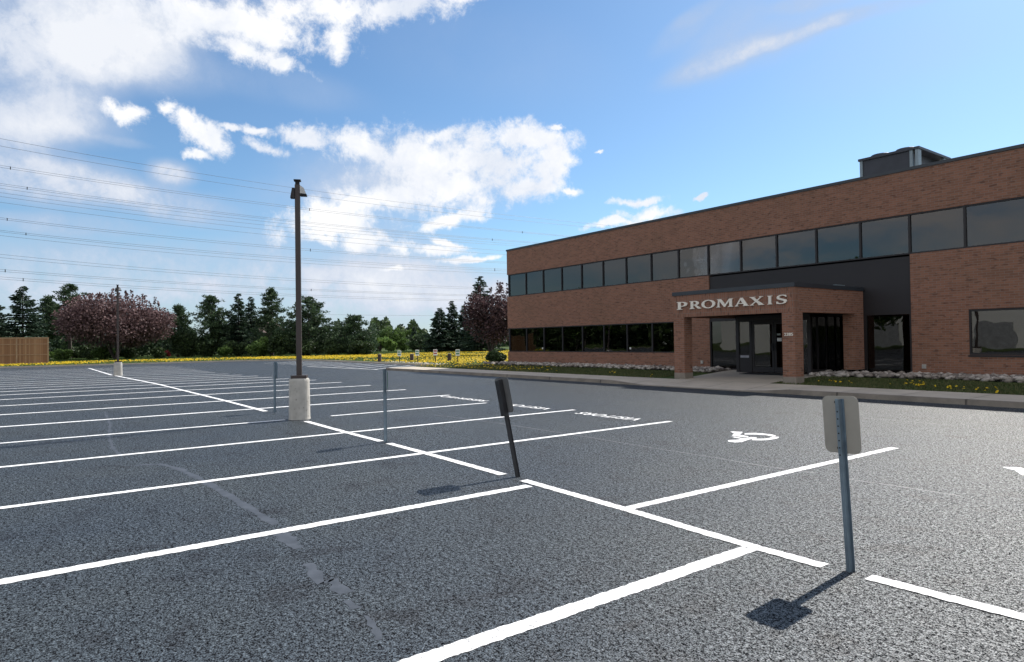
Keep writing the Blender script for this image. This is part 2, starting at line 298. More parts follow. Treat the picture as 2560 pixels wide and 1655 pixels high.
# ------------------------------------------------------------ mesh helpers
class MB:
    def __init__(s): s.v = []; s.f = []; s.mi = []; s.cur = 0
    def add(s, vs, fs):
        b = len(s.v); s.v += [tuple(v) for v in vs]; s.f += [tuple(b+i for i in f) for f in fs]; s.mi += [s.cur]*len(fs)
    def box(s, x0, x1, y0, y1, z0, z1):
        s.add([(x0,y0,z0),(x1,y0,z0),(x1,y1,z0),(x0,y1,z0),(x0,y0,z1),(x1,y0,z1),(x1,y1,z1),(x0,y1,z1)],
              [(0,3,2,1),(4,5,6,7),(0,1,5,4),(1,2,6,5),(2,3,7,6),(3,0,4,7)])
    def tube(s, pts, rad, n=8, cap=True):
        pts = [Vector(p) for p in pts]; rad = rad if isinstance(rad, (list, tuple)) else [rad]*len(pts)
        vs = []; fs = []
        for i, p in enumerate(pts):
            d = (pts[min(i+1, len(pts)-1)]-pts[max(i-1, 0)]).normalized()
            a = d.cross(Vector((0, 0, 1)) if abs(d.z) < .9 else Vector((1, 0, 0))).normalized(); b = d.cross(a)
            for k in range(n):
                t = 2*math.pi*k/n; vs.append(p+(a*math.cos(t)+b*math.sin(t))*rad[i])
        for i in range(len(pts)-1):
            for k in range(n):
                k2 = (k+1) % n; fs.append((i*n+k, (i+1)*n+k, (i+1)*n+k2, i*n+k2))
        if cap: fs.append(tuple(range(n))); fs.append(tuple(reversed(range((len(pts)-1)*n, len(pts)*n))))
        s.add(vs, fs)
    def lathe(s, prof, n=24, sq=0.):
        vs = []; fs = []
        for r, z in prof:
            for k in range(n):
                t = 2*math.pi*k/n; c, s_ = math.cos(t), math.sin(t)
                q = 1/((abs(c)**(2+sq)+abs(s_)**(2+sq))**(1/(2+sq))); vs.append((r*c*q, r*s_*q, z))
        for i in range(len(prof)-1):
            for k in range(n):
                k2 = (k+1) % n; fs.append((i*n+k, i*n+k2, (i+1)*n+k2, (i+1)*n+k))
        fs.append(tuple(reversed(range(n)))); fs.append(tuple(range((len(prof)-1)*n, len(prof)*n))); s.add(vs, fs)
    def prism(s, poly, holes, f0, f1):
        """poly in 2D; f0/f1 map a 2D point to the back / front 3D point"""
        rings = [poly]+list(holes); tri = tessellate_polygon([[Vector((x, y, 0)) for x, y in r] for r in rings])
        flat = [p for r in rings for p in r]; n = len(flat)
        vs = [f0(*p) for p in flat]+[f1(*p) for p in flat]; fs = []
        for a, b, c in tri:
            pa, pb, pc = flat[a], flat[b], flat[c]
            if (pb[0]-pa[0])*(pc[1]-pa[1])-(pb[1]-pa[1])*(pc[0]-pa[0]) < 0: b, c = c, b
            fs.append((n+a, n+b, n+c)); fs.append((a, c, b))
        o = 0
        for r in rings:
            k = len(r)
            for i in range(k):
                j = (i+1) % k; fs.append((o+i, o+j, n+o+j, n+o+i))
            o += k
        s.add(vs, fs)
    def build(s, name, mats, parent=None, loc=None, smooth=False):
        me = bpy.data.meshes.new(name); me.from_pydata(s.v, [], s.f)
        for q in (mats if isinstance(mats, (list, tuple)) else [mats]): me.materials.append(q)
        if isinstance(mats, (list, tuple)): me.polygons.foreach_set('material_index', s.mi)
        if smooth: me.polygons.foreach_set('use_smooth', [True]*len(me.polygons))
        bm = bmesh.new(); bm.from_mesh(me); bmesh.ops.recalc_face_normals(bm, faces=bm.faces); bm.to_mesh(me); bm.free()
        o = bpy.data.objects.new(name, me); COL.objects.link(o)
        if loc is not None: o.location = loc
        if parent is not None: o.parent = parent
        return o
def bevel(o, w=.01, seg=2):
    m_ = o.modifiers.new('bevel', 'BEVEL'); m_.width = w; m_.segments = seg; m_.limit_method = 'ANGLE'; return o
def tag(o, label=None, cat=None, group=None, kind=None):
    if label: o['label'] = label
    if cat: o['category'] = cat
    if group: o['group'] = group
    if kind: o['kind'] = kind
    return o
def empty(name, loc=(0, 0, 0), rz=0.):
    o = bpy.data.objects.new(name, None); o.location = loc; o.rotation_euler = (0, 0, rz); o.empty_display_size = .3; COL.objects.link(o); return o
def box(name, d, m_, parent=None, bev=0):
    b = MB(); b.box(*d); o = b.build(name, m_, parent)
    return bevel(o, bev) if bev else o
def dup(root, loc, rz=None):
    c = root.copy(); COL.objects.link(c); c.location = loc
    if rz is not None: c.rotation_euler = (root.rotation_euler[0], root.rotation_euler[1], rz)
    for ch in root.children:
        d = ch.copy(); COL.objects.link(d); d.parent = c
        for g in ch.children:
            e = g.copy(); COL.objects.link(e); e.parent = d
    return c
def fast_mesh(name, verts, faces4, mat, parent=None, tri=False):
    verts = np.ascontiguousarray(verts, dtype=np.float32).reshape(-1, 3); k = 3 if tri else 4; f_ = np.ascontiguousarray(faces4, dtype=np.int32).reshape(-1, k)
    me = bpy.data.meshes.new(name); me.vertices.add(len(verts)); me.vertices.foreach_set('co', verts.ravel())
    me.loops.add(f_.size); me.loops.foreach_set('vertex_index', f_.ravel()); me.polygons.add(len(f_))
    me.polygons.foreach_set('loop_start', np.arange(0, f_.size, k, dtype=np.int32)); me.polygons.foreach_set('loop_total', np.full(len(f_), k, dtype=np.int32))
    me.materials.append(mat); me.update(calc_edges=True); me.validate()
    o = bpy.data.objects.new(name, me); COL.objects.link(o)
    if parent is not None: o.parent = parent
    return o
def rand_unit(n):
    v = RNG.normal(size=(n, 3)); return v/np.linalg.norm(v, axis=1, keepdims=True)
def cards(name, C, size, mat, parent=None, aspect=.6, axis=None, jit=.35):
    """many leaf-sized quads at C; axis = preferred long direction (N,3)"""
    C = np.asarray(C); n = len(C); s_ = size*(RNG.uniform(1-jit, 1+jit, n))[:, None]
    a = rand_unit(n) if axis is None else (axis+rand_unit(n)*.45)
    a /= np.linalg.norm(a, axis=1, keepdims=True); b = np.cross(a, rand_unit(n)); b /= np.linalg.norm(b, axis=1, keepdims=True)
    a = a*s_*.5; b = b*s_*.5*aspect
    V = np.stack([C-a*.9-b*.35, C-a*.1-b, C+a, C-a*.1+b], 1)
    return fast_mesh(name, V, np.arange(n*4), mat, parent)

# ------------------------------------------------------------ ground
def sheet(name, poly, z, mat, kind='structure'):
    b = MB(); b.add([(x, y, z) for x, y in poly], [tuple(range(len(poly)))]); o = b.build(name, mat); o['kind'] = kind; return o
KY = 17.7                      # kerb line in front of the building
sheet('ground', [(-1500, -1500), (1500, -1500), (1500, 1500), (-1500, 1500)], -.03, LAWN)
LOTX0 = -70.8; LOTY1 = 22.9; NX = -37.6
lot = [(LOTX0, -34), (60, -34), (60, KY+.2), (NX+.6, KY+.2), (NX+.1, KY+.8), (NX+.1, 20.4), (NX-1.5, LOTY1-.3), (NX-3.5, LOTY1+.1), (-63, LOTY1+.1), (-68.5, 21.3), (LOTX0-.1, 18)]
sheet('parking_lot', lot, 0, ASPH)
def ribbon(name, pts, wid, z, mat, jitter=.004, step=.06, kind='structure', wj=None):
    P = [Vector((p[0], p[1], 0)) for p in pts]; out = []
    for i in range(len(P)-1):
        L = (P[i+1]-P[i]).length; k = max(1, int(L/step)) if step else 1
        for j in range(k): out.append(P[i].lerp(P[i+1], j/k))
    out.append(P[-1]); b = MB(); vs = []
    for i, p in enumerate(out):
        d = (out[min(i+1, len(out)-1)]-out[max(0, i-1)]).normalized(); nrm = Vector((-d.y, d.x, 0))
        wl = wid/2 if wj is None else wid/2*(1+wj*math.sin(i*.37)*random.random()*1.5)
        vs += [(*(p+nrm*(wl+random.uniform(-jitter, jitter))).xy, z), (*(p-nrm*(wl+random.uniform(-jitter, jitter))).xy, z)]
    b.add(vs, [(2*i, 2*i+1, 2*i+3, 2*i+2) for i in range(len(out)-1)]); return b, name, mat, kind
def mk(r_, extra=None):
    b, name, mat, kind = r_; o = b.build(name, mat); o['kind'] = kind; return o
LW = .12
spine = [(-62, 3.95), (-60.35, 3.99), (-45.0, 4.02)], [(-44.1, 4.1), (-31.95, 4.62), (-20.62, 4.76), (-16.75, 4.76)], [(-13.95, 4.80), (-11.61, 4.77), (-10.2, 4.78)], [(-9.9, 4.78), (-8.64, 4.77), (-6.62, 4.73)], [(-6.2, 4.72), (-4.53, 4.67), (-3.14, 4.60), (-2.49, 4.60)], [(-2.19, 4.62), (-1.33, 4.65), (1, 4.66), (6, 4.66)]
mb = MB()
for seg in spine:
    r_ = ribbon('centre_line', seg, LW, .006, PAINT, .007, .035 if seg[0][0] > -20 else .5)[0]; mb.add(r_.v, r_.f)
o = mb.build('centre_line', PAINT); o['kind'] = 'structure'
near = [(-.2, None), (-3.06, None), (-5.93, None)]
both = [(-8.66, 10.36), (-11.63, 10.45), (-14.55, 9.95), (-17.6, 10.6), (-20.8, 10.74), (-24.0, 10.86), (-26.95, 10.86), (-29.6, 10.7), (-31.9, 10.2), (-34.1, 10.05), (-36.2, 9.9), (-38.2, 9.6), (-40.4, 9.4), (-43.3, 9.3), (-45.6, 9.4), (-48.0, 9.5), (-50.6, 9.6), (-54.0, 9.65), (-57.2, 9.8), (-60.2, 9.88)]
mb = MB()
def stall(x0, y0, x1, y1, step, LW=LW):
    r_ = ribbon('x', [(x0, y0), (x1, y1)], LW, .003, PAINT, .007, step*.6)[0]; mb.add(r_.v, r_.f)
for x, _ in near: stall(x+.02, -2.4, x-.0, 4.6, .06, .135)
for x, ye in both:
    if x == -14.55: stall(x, -2.4, x-.02, 4.55, .08); stall(x-.03, 5.6, x-.1, ye, .1); continue
    stall(x+.02, -2.4, x-.05, ye, .08 if x > -12 else .6, .12 if x > -16 else .16)
stall(-4.52, 4.72, -4.45, 10.26, .06); stall(-.35, 4.72, -.30, 10.3, .08)
for k in range(11):
    x = -38.6-2.15*k; stall(x, 17.7-.13*k*.5, x-4.1, 22.4, 1.)
o = mb.build('parking_lines', PAINT); o['kind'] = 'structure'
mk(ribbon('far_stall_line', [(-48.2, 16.7), (-44, 17.0), (-37.9, 17.6)], .14, .009, PAINT, .004, 1.))
def gl(*px): return [G(x, y).xy for x, y in px]
mk(ribbon('crack_seal', gl((340,1163),(395,1160),(425,1166),(452,1174),(505,1200),(560,1232),(610,1262),(655,1290),(690,1312)), .085, .0015, SEAL, .012, .04, wj=.3))
for nm, px, wd in (('crack_seal', ((698,1325),(715,1345),(745,1372)), .10), ('crack_seal', ((770,1408),(782,1425),(790,1440),(803,1460)), .065), ('crack_seal', ((832,1448),(846,1466),(862,1484)), .07),
                   ('crack_seal', ((262,1030),(275,1060),(272,1090),(283,1122),(300,1136)), .05), ('crack_seal', ((872,1500),(884,1513),(890,1522)), .05), ('crack_seal', ((905,1535),(935,1570),(950,1600)), .025), ('crack_seal', ((800,1460),(832,1448)), .02)):
    mk(ribbon(nm, gl(*px), wd, .0015, SEAL, .018, .05, wj=.5))
for px in (((1085,1037),(1240,1057),(1452,1090),(1620,1118),(1780,1143),(1920,1167),(2040,1183)), ((2120,1198),(2240,1215),(2330,1229),(2400,1240)), ((1000,975),(1090,983)), ((940,1008),(1010,1017)), ((2060,1040),(2200,1048),(2380,1063))):
    mk(ribbon('old_line', gl(*px), .022, .0018, OLD, .004, .08))
# painted words and symbols
def textmesh(body, size, mat, name, mtx, ext=0., bold=0.012):
    cu = bpy.data.curves.new('t', 'FONT'); cu.body = body; cu.size = size; cu.extrude = ext; cu.offset = bold; cu.resolution_u = 3
    to = bpy.data.objects.new('t', cu); COL.objects.link(to); dg = bpy.context.evaluated_depsgraph_get()
    me = bpy.data.meshes.new_from_object(to.evaluated_get(dg)); bpy.data.objects.remove(to); bpy.data.curves.remove(cu)
    me.transform(mtx(me)); me.materials.clear(); me.materials.append(mat); o = bpy.data.objects.new(name, me); COL.objects.link(o); return o
def fit(x0, x1, y0, y1, z):     # word read by someone facing -Y: its right is -X, its top towards -Y
    def f(me):
        xs = [v.co.x for v in me.vertices]; ys = [v.co.y for v in me.vertices]
        sx, sy = (x1-x0)/(max(xs)-min(xs)), (y1-y0)/(max(ys)-min(ys))
        return Matrix.Translation((x0-min(xs)*sx, y0-min(ys)*sy, z)) @ Matrix.Diagonal((sx, sy, 1, 1))
    return f
for body, x0, x1, y0, y1, lb in (('VISITORS', -9.27, -11.13, 10.26, 9.92, 'painted word VISITORS nearest the wheelchair symbol'),
                                 ('VISITORS', -12.2, -14.15, 10.28, 9.96, 'painted word VISITORS partly behind the tilted sign post'),
                                 ('RESERVED', -15.1, -17.45, 10.36, 10.08, 'painted word RESERVED in the farthest lettered bay')):
    o = textmesh(body, 1, PAINT, 'painted_word', fit(x0, x1, y0, y1, .004)); tag(o, kind='structure')
isa = [[(365,205),(420,198),(790,215),(770,242),(690,318),(1000,368),(985,398),(850,402),(420,340),(505,252),(430,235)],
       [(400,385),(520,378),(790,435),(860,445),(1090,395),(1290,415),(1280,435),(1100,460),(890,520),(760,570),(520,582),(290,552),(275,520),(330,500),(600,490),(770,462),(520,415)],
       [(870,260),(1230,248),(1600,278),(1850,312),(1970,348),(1900,366),(1790,360),(1600,322),(1250,302),(855,302)],
       [(1120,480),(1250,455),(1500,455),(1650,445),(1780,410),(1825,380),(2060,386),(2040,430),(1900,465),(1650,500),(1450,510),(1120,502)]]
def px2(p): v = G(1800+p[0]/14.01, 1065+p[1]/14.01); return (v.x, v.y)
dlt = G(2507, 1168.7)-G(1826, 1079.6)
for dx, dy in ((0, 0), (dlt.x, dlt.y)):
    mb = MB()
    for pl in isa:
        q = [px2(p) for p in pl]; mb.prism(q, [], lambda x, y: (x+dx, y+dy, .002), lambda x, y: (x+dx, y+dy, .0045))
    o = mb.build('painted_wheelchair_symbol', PAINT); tag(o, kind='structure')

# kerb + pavement in front of the building, dipping at the entrance
def kz(x):
    t = max(0, min(1, (abs(x+14.15)-2.1)/1.6)); t = t*t*(3-2*t); return .022+(.13-.022)*t
xs = [NX+.6]+[NX+.6+i*.8 for i in range(1, 130)]; xs = [x for x in xs if x < 60]
b = MB(); n = len(xs)
back = lambda x: 19.55
rows = [(KY, -.02), (KY+.02, 0.), (KY+.16, 0.)]
vs = []
for x in xs:
    z = kz(x); zb = .14
    vs += [(x, KY, -.02), (x, KY+.025, z), (x, KY+.17, z)]
b.add(vs, [(3*i+a, 3*i+3+a, 3*i+4+a, 3*i+1+a) for i in range(n-1) for a in (0, 1)])
b.add([(NX, KY+.5, -.02), (NX, KY+.5, .11), (NX+.6, KY, -.02), (NX+.6, KY+.025, .13), (NX+.15, KY+.5, .11), (NX+.6, KY+.17, .13)], [(0, 2, 3, 1), (1, 3, 5, 4)])
b.add([(NX, KY+.5, -.02), (NX, KY+.5, .11), (NX, 20.4, -.02), (NX, 20.4, .08), (NX+.15, KY+.5, .11), (NX+.15, 20.4, .08)], [(0, 1, 3, 2), (1, 4, 5, 3)])
o = b.build('kerb', KERBJ); o['kind'] = 'structure'
b = MB(); vs = []
for x in xs: vs += [(x, KY+.172, kz(x)-.001), (x, 19.55, .15)]
b.add(vs, [(2*i, 2*i+1, 2*i+3, 2*i+2) for i in range(n-1)])
b.add([(NX+.6, KY+.172, .129), (NX+.16, KY+.5, .109), (NX+.16, 20.4, .079), (NX+.6, 20.7, .10), (NX+.6, 19.55, .15)], [(0, 1, 2, 3, 4)])
o = b.build('pavement', PAVJ); o['kind'] = 'structure'
b = MB(); WX0, WX1 = -16.9, -12.3
b.add([(-16.0, 19.552, .152), (WX1, 19.552, .152), (WX1, 24.2, .30), (-17.0, 24.2, .30)], [(0, 1, 2, 3)]); o = b.build('entrance_walk', CONC); o['kind'] = 'structure'
# pavement joints
# lawn beside the building: slopes from pavement up to the wall
b = MB(); b.add([(NX+.6, 19.5, .145), (60, 19.5, .145), (60, 24.6, .29), (-33, 24.6, .29), (NX+.3, 22.4, .2)], [(0, 1, 2, 3, 4)]); o = b.build('front_lawn', LAWN); o['kind'] = 'structure'
def LZ(y): return .145+(y-19.5)*.0285
# kerbs of the far side of the lot and the lawns behind them
far = [(NX+.0, 20.3), (NX-1.5, LOTY1-.5), (NX-3.5, LOTY1), (-63, LOTY1), (-68.5, 21.2), (LOTX0, 18), (LOTX0, -34)]
b = MB(); vs = []
for i, p in enumerate(far):
    a = Vector(far[max(0, i-1)]); c = Vector(far[min(len(far)-1, i+1)]); d = (c-a).normalized(); nr = Vector((d.y, -d.x)); nr = -nr if nr.dot(Vector((-54, 0))-Vector(p)) < 0 else nr
    pp = Vector(p); q = pp-nr*.16
    vs += [(pp.x, pp.y, -.02), (pp.x, pp.y, .12), (q.x, q.y, .12), (q.x, q.y, -.02)]
b.add(vs, [(4*i+a, 4*i+4+a, 4*i+5+a, 4*i+1+a) for i in range(len(far)-1) for a in (0, 1, 2)]); o = b.build('far_kerb', CONC); o['kind'] = 'structure'
lawn = [(p[0], p[1]) for p in [(NX+.5, 19.9), (NX-1.3, LOTY1-.2), (NX-3.4, LOTY1+.17), (-63, LOTY1+.17), (-68.7, 21.35), (LOTX0-.17, 18.05), (LOTX0-.17, -34)]]+[(-400, -34), (-400, 400), (-33, 400), (-33, 24.7)]
sheet('lawn', lawn, .10, LAWN)
sheet('rear_lawn', [(-400, -34.1), (-400, -400), (200, -400), (200, -34.1)], .02, LAWN)
ribs = ribbon('footpath', [(-36.5, 22.3), (-41, 23.9), (-52, 24.6)], 1.0, .115, CONC, 0, 0); mk(ribs)

# ------------------------------------------------------------ building
YF = 24.2; XL = -33.15; XR = 4.0; ZT = 7.28; MOD = 1.6465; X0M = -32.92
bd = empty('office_building', (-14, YF, 0)); tag(bd, 'two storey red brick office building with dark ribbon windows and a brick entrance portico', 'building')
off_ = Vector((-14, YF, 0))
def part(b, name, mat, parent=bd, bev=0):
    p = parent; base = Vector((0, 0, 0)); q = p
    while q is not None: base += Vector(q.location); q = q.parent
    o = b.build(name, mat, parent); o.data.transform(Matrix.Translation(-base)) if base.length else None
    # keep object coordinates in world scale so that the brick courses line up
    if bev: bevel(o, bev)
    return o
ZU0, ZU1 = 4.42, 5.80; ZL0, ZL1 = 1.0, 2.455; XPL, XPR = -18.07, -9.86; XLE = -20.0; XRW = -8.17; XRWE = XRW+5*1.5
b = MB(); th = .3
b.box(XL, XR, YF, YF+th, ZU1, ZT)                               # parapet band
b.box(XL, XPL, YF, YF+th, ZL1, ZU0)                             # middle band, left
b.box(XL, XLE, YF, YF+th, 0, ZL0); b.box(XLE, XPL, YF, YF+th, 0, ZL1)
b.box(XPR, XR, YF, YF+th, ZL1, ZU0); b.box(XPR, XRW, YF, YF+th, 0, ZL1); b.box(XRW, XRWE, YF, YF+th, 0, ZL0); b.box(XRWE, XR, YF, YF+th, 0, ZL1)
# side and rear walls
for x0, x1 in ((XL, XL+th), (XR-th, XR)):
    b.box(x0, x1, YF+th, 44, ZU1, ZT); b.box(x0, x1, YF+1.9, 44, ZU0, ZU1); b.box(x0, x1, YF+th, 44, ZL1, ZU0); b.box(x0, x1, YF+1.9, 44, ZL0, ZL1); b.box(x0, x1, YF+th, 44, 0, ZL0)
b.box(XL+th, XR-th, 44-th, 44, 0, ZT)
part(b, 'wall', BRICK)
b = MB(); b.box(XL-.03, XR+.03, YF-.035, YF+.34, ZT, ZT+.10); b.box(XL-.03, XL+.34, YF+.34, 44.03, ZT, ZT+.10); b.box(XR-.34, XR+.03, YF+.34, 44.03, ZT, ZT+.10)
part(b, 'roof_flashing', FLASH)
b = MB(); b.box(XL+th, XR-th, YF+th, 44-th, 6.7, 6.9); part(b, 'roof', simple('roof_gravel', (.25, .24, .23), .9))
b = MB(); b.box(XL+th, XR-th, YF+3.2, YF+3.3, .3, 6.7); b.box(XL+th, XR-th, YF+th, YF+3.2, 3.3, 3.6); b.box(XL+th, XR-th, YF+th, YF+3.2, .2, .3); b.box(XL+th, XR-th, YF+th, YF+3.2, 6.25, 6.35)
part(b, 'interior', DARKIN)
b = MB(); b.box(XPL+.002, XPR-.002, YF+.06, YF+.14, ZL1+.02, ZU0-.06)                    # dark cladding panel above the entrance
part(b, 'cladding_panel', PANEL)
def window(x0, x1, z0, z1, y=YF+.07, mat=GLASS, ft=.05, name='window', rail=None, sill=False):
    b = MB(); fy0, fy1 = y-.05, y+.06
    b.box(x0, x1, fy0, fy1, z0, z0+ft); b.box(x0, x1, fy0, fy1, z1-ft, z1); b.box(x0, x0+ft*.7, fy0, fy1, z0+ft, z1-ft); b.box(x1-ft*.7, x1, fy0, fy1, z0+ft, z1-ft)
    fr = part(b, name, BRONZE)
    g = MB(); g.box(x0+ft*.7, x1-ft*.7, y, y+.012, z0+ft, z1-ft); part(g, 'pane', mat, fr)
    if rail:
        g = MB(); zz, xa, xb = rail; g.box(x0+ft+xa*(x1-x0-2*ft), x0+ft+xb*(x1-x0-2*ft), y+.30, y+.38, z0+(z1-z0)*zz, z0+(z1-z0)*zz+.04); part(g, 'ceiling_light', TUBE_L, fr)
    return fr
# corner return windows
for z0, z1 in ((ZU0, ZU1), (ZL0, ZL1)):
    b = MB(); b.box(XL+.08, XL+.16, YF+.02, YF+.10, z0, z1); b.box(XL+.10, XL+.15, YF+.10, YF+1.9, z0, z0+.06); b.box(XL+.10, XL+.15, YF+.10, YF+1.9, z1-.06, z1); fr = part(b, 'window', BRONZE)
    g = MB(); g.box(XL+.11, XL+.12, YF+.10, YF+1.9, z0+.06, z1-.06); part(g, 'pane', GLASS, fr)
rails = {1: (.2, .1, 1), 2: (.2, 0, 1), 3: (.62, .2, .98), 4: (.6, .12, 1), 5: (.6, .15, 1), 6: (.58, .12, .98), 7: (.56, 0, 1), 8: (.57, .1, 1)}
x = XL+.16
for k in range(23):
    a = X0M+MOD*k; c = min(a+MOD, XR-.05)
    if a >= XR-.2: break
    window(a if k else XL+.161, c, ZU0, ZU1, rail=rails.get(k))
for k in range(8):
    a = X0M+MOD*k; c = a+MOD if k < 7 else XLE
    window(a if k == 0 and False else (a if k else XL+.161), c, ZL0, ZL1)
for k in range(5): window(XRW+1.5*k, XRW+1.5*(k+1), ZL0+.05, ZL1, mat=GLASS, ft=.06) if False else None
window(XRW, XRW+2.6, ZL0, ZL1, ft=.07); window(XRW+2.6, XRW+5.1, ZL0, ZL1, ft=.07); window(XRW+5.1, XRWE, ZL0, ZL1, ft=.07)
b = MB(); b.box(XRW-.03, XRWE+.03, YF-.02, YF+.019, ZL0-.06, ZL0-.003); part(b, 'sill', BRONZE)
# ground floor glass left and right of the vestibule
VX0, VX1, VY = -15.95, -12.80, 23.05
window(XPL, VX0+.1, .26, ZL1+.02, mat=DGLASS, ft=.09)
window(VX1-.1, -11.42, .26, ZL1+.02, mat=DGLASS, ft=.08)
window(-11.42, XPR, .26, ZL1+.02, mat=DGLASS, ft=.09)
# vestibule
vb = MB(); vb.box(VX0, VX1, VY-.03, YF-.02, 2.40, 2.52)
VS = part(vb, 'vestibule', BRONZE)
def vmem(bs, name, mat=BRONZE):
    g = MB()
    for q in bs: g.box(*q)
    return part(g, name, mat, VS)
vmem([(VX0, VX0+.14, VY, VY+.1, .28, 2.40), (VX1-.14, VX1, VY, VY+.1, .28, 2.40), (VX0+.14, VX1-.14, VY, VY+.1, 2.28, 2.399), (VX0+.62, VX0+.72, VY, VY+.1, .28, 2.279), (VX1-.52, VX1-.46, VY, VY+.1, .28, 2.279)], 'frame')
vmem([(VX0+.14, VX0+.62, VY+.02, VY+.08, .28, .98)], 'panel', PANEL)
vmem([(VX0+.20, VX0+.58, VY, VY+.019, .86, .95)], 'letter_slot', simple('pale_letter_plate', (.34, .34, .38), .4, .3))
vmem([(VX0+.14, VX0+.62, VY+.04, VY+.052, .98, 2.279)], 'pane', DGLASS)
vmem([(VX1-.46, VX1-.14, VY+.04, VY+.052, .34, 2.279)], 'pane', DGLASS)
vmem([(VX1-.09, VX1-.02, VY+.101, YF-.03, .28, .45), (VX1-.09, VX1-.02, VY+.5, VY+.58, .45, 2.39)], 'side_frame')
vmem([(VX1-.06, VX1-.048, VY+.101, YF-.03, .45, 2.39)], 'pane', DGLASS)
vmem([(VX0+.03, VX0+.09, VY+.101, YF-.03, .28, 2.39)], 'side_panel', PANEL)
dx0, dx1 = VX0+.72, VX1-.52; dm = (dx0+dx1)/2
for a, c, hs in ((dx0, dm, 1), (dm, dx1, 0)):
    g = MB(); a += .008; c -= .008; y0, y1 = VY+.02, VY+.07
    g.box(a, a+.085, y0, y1, .30, 2.27); g.box(c-.085, c, y0, y1, .30, 2.27); g.box(a+.085, c-.085, y0, y1, .30, .50); g.box(a+.085, c-.085, y0, y1, 2.16, 2.27)
    D = part(g, 'door', BRONZE)
    g = MB(); g.box(a+.085, c-.085, VY+.04, VY+.052, .50, 2.16); part(g, 'pane', DGLASS, D)
    hx = c-.05 if hs else a+.05
    g = MB(); g.box(hx-.04, hx+.04, VY-.03, VY+.018, 1.14, 1.42); part(g, 'handle', BLACK, D)
    if not hs:
        g = MB(); g.box(a+.12, a+.30, VY+.03, VY+.039, 1.50, 1.63); part(g, 'notice', WHITE, D)
        g = MB(); g.box(a+.11, a+.25, VY+.03, VY+.039, 1.73, 1.80); part(g, 'sticker', simple('faded_sticker', (.28, .32, .30), .6), D)
# reception desk and notice seen through the door
g = MB(); g.box(-15.0, -14.3, 24.4, 24.9, .31, 1.1); g.box(-14.8, -14.55, 24.45, 24.5, 1.25, 1.55); part(g, 'reception_desk', simple('desk_brown', (.10, .04, .035), .6))
# portico
PY = 19.67; PX0, PX1 = -16.3, -11.44
g = MB(); g.box(PX0, PX1, PY, PY+.25, 2.45, 3.262); PO = part(g, 'portico', SOLD)
for x0, x1 in ((PX1-.25, PX1), (PX0, PX0+.25)):
    g = MB(); g.box(x0, x1, PY+.251, YF-.002, 2.45, 3.262); part(g, 'side_beam', BRICK, PO)
g = MB(); g.box(PX0-.03, PX1+.03, PY-.03, YF-.003, 3.263, 3.40); part(g, 'roof_flashing', FLASH, PO)
g = MB(); g.box(PX0+.251, PX1-.251, PY+.251, YF-.003, 2.56, 2.66); part(g, 'soffit', BRONZE, PO)
g = MB(); g.box(-11.55, -11.43, 22.3, 22.9, 3.401, 3.43); part(g, 'roof_drip', PALEST, PO)
for x0, x1, y0, y1, zb in ((PX0, PX0+.48, PY+.002, PY+.46, .13), (PX1-.44, PX1-.003, PY+.002, PY+.48, .13), (PX1-.42, PX1-.003, 23.55, YF-.004, .22)):
    g = MB(); g.box(x0, x1, y0, y1, zb+.24, 2.449); part(g, 'pillar', BRICK, PO)
    if y0 < 22: g = MB(); g.box(x0-.012, x1+.012, y0-.012, y1+.012, zb-.1, zb+.239); part(g, 'pillar_base', CURB, PO, .015)
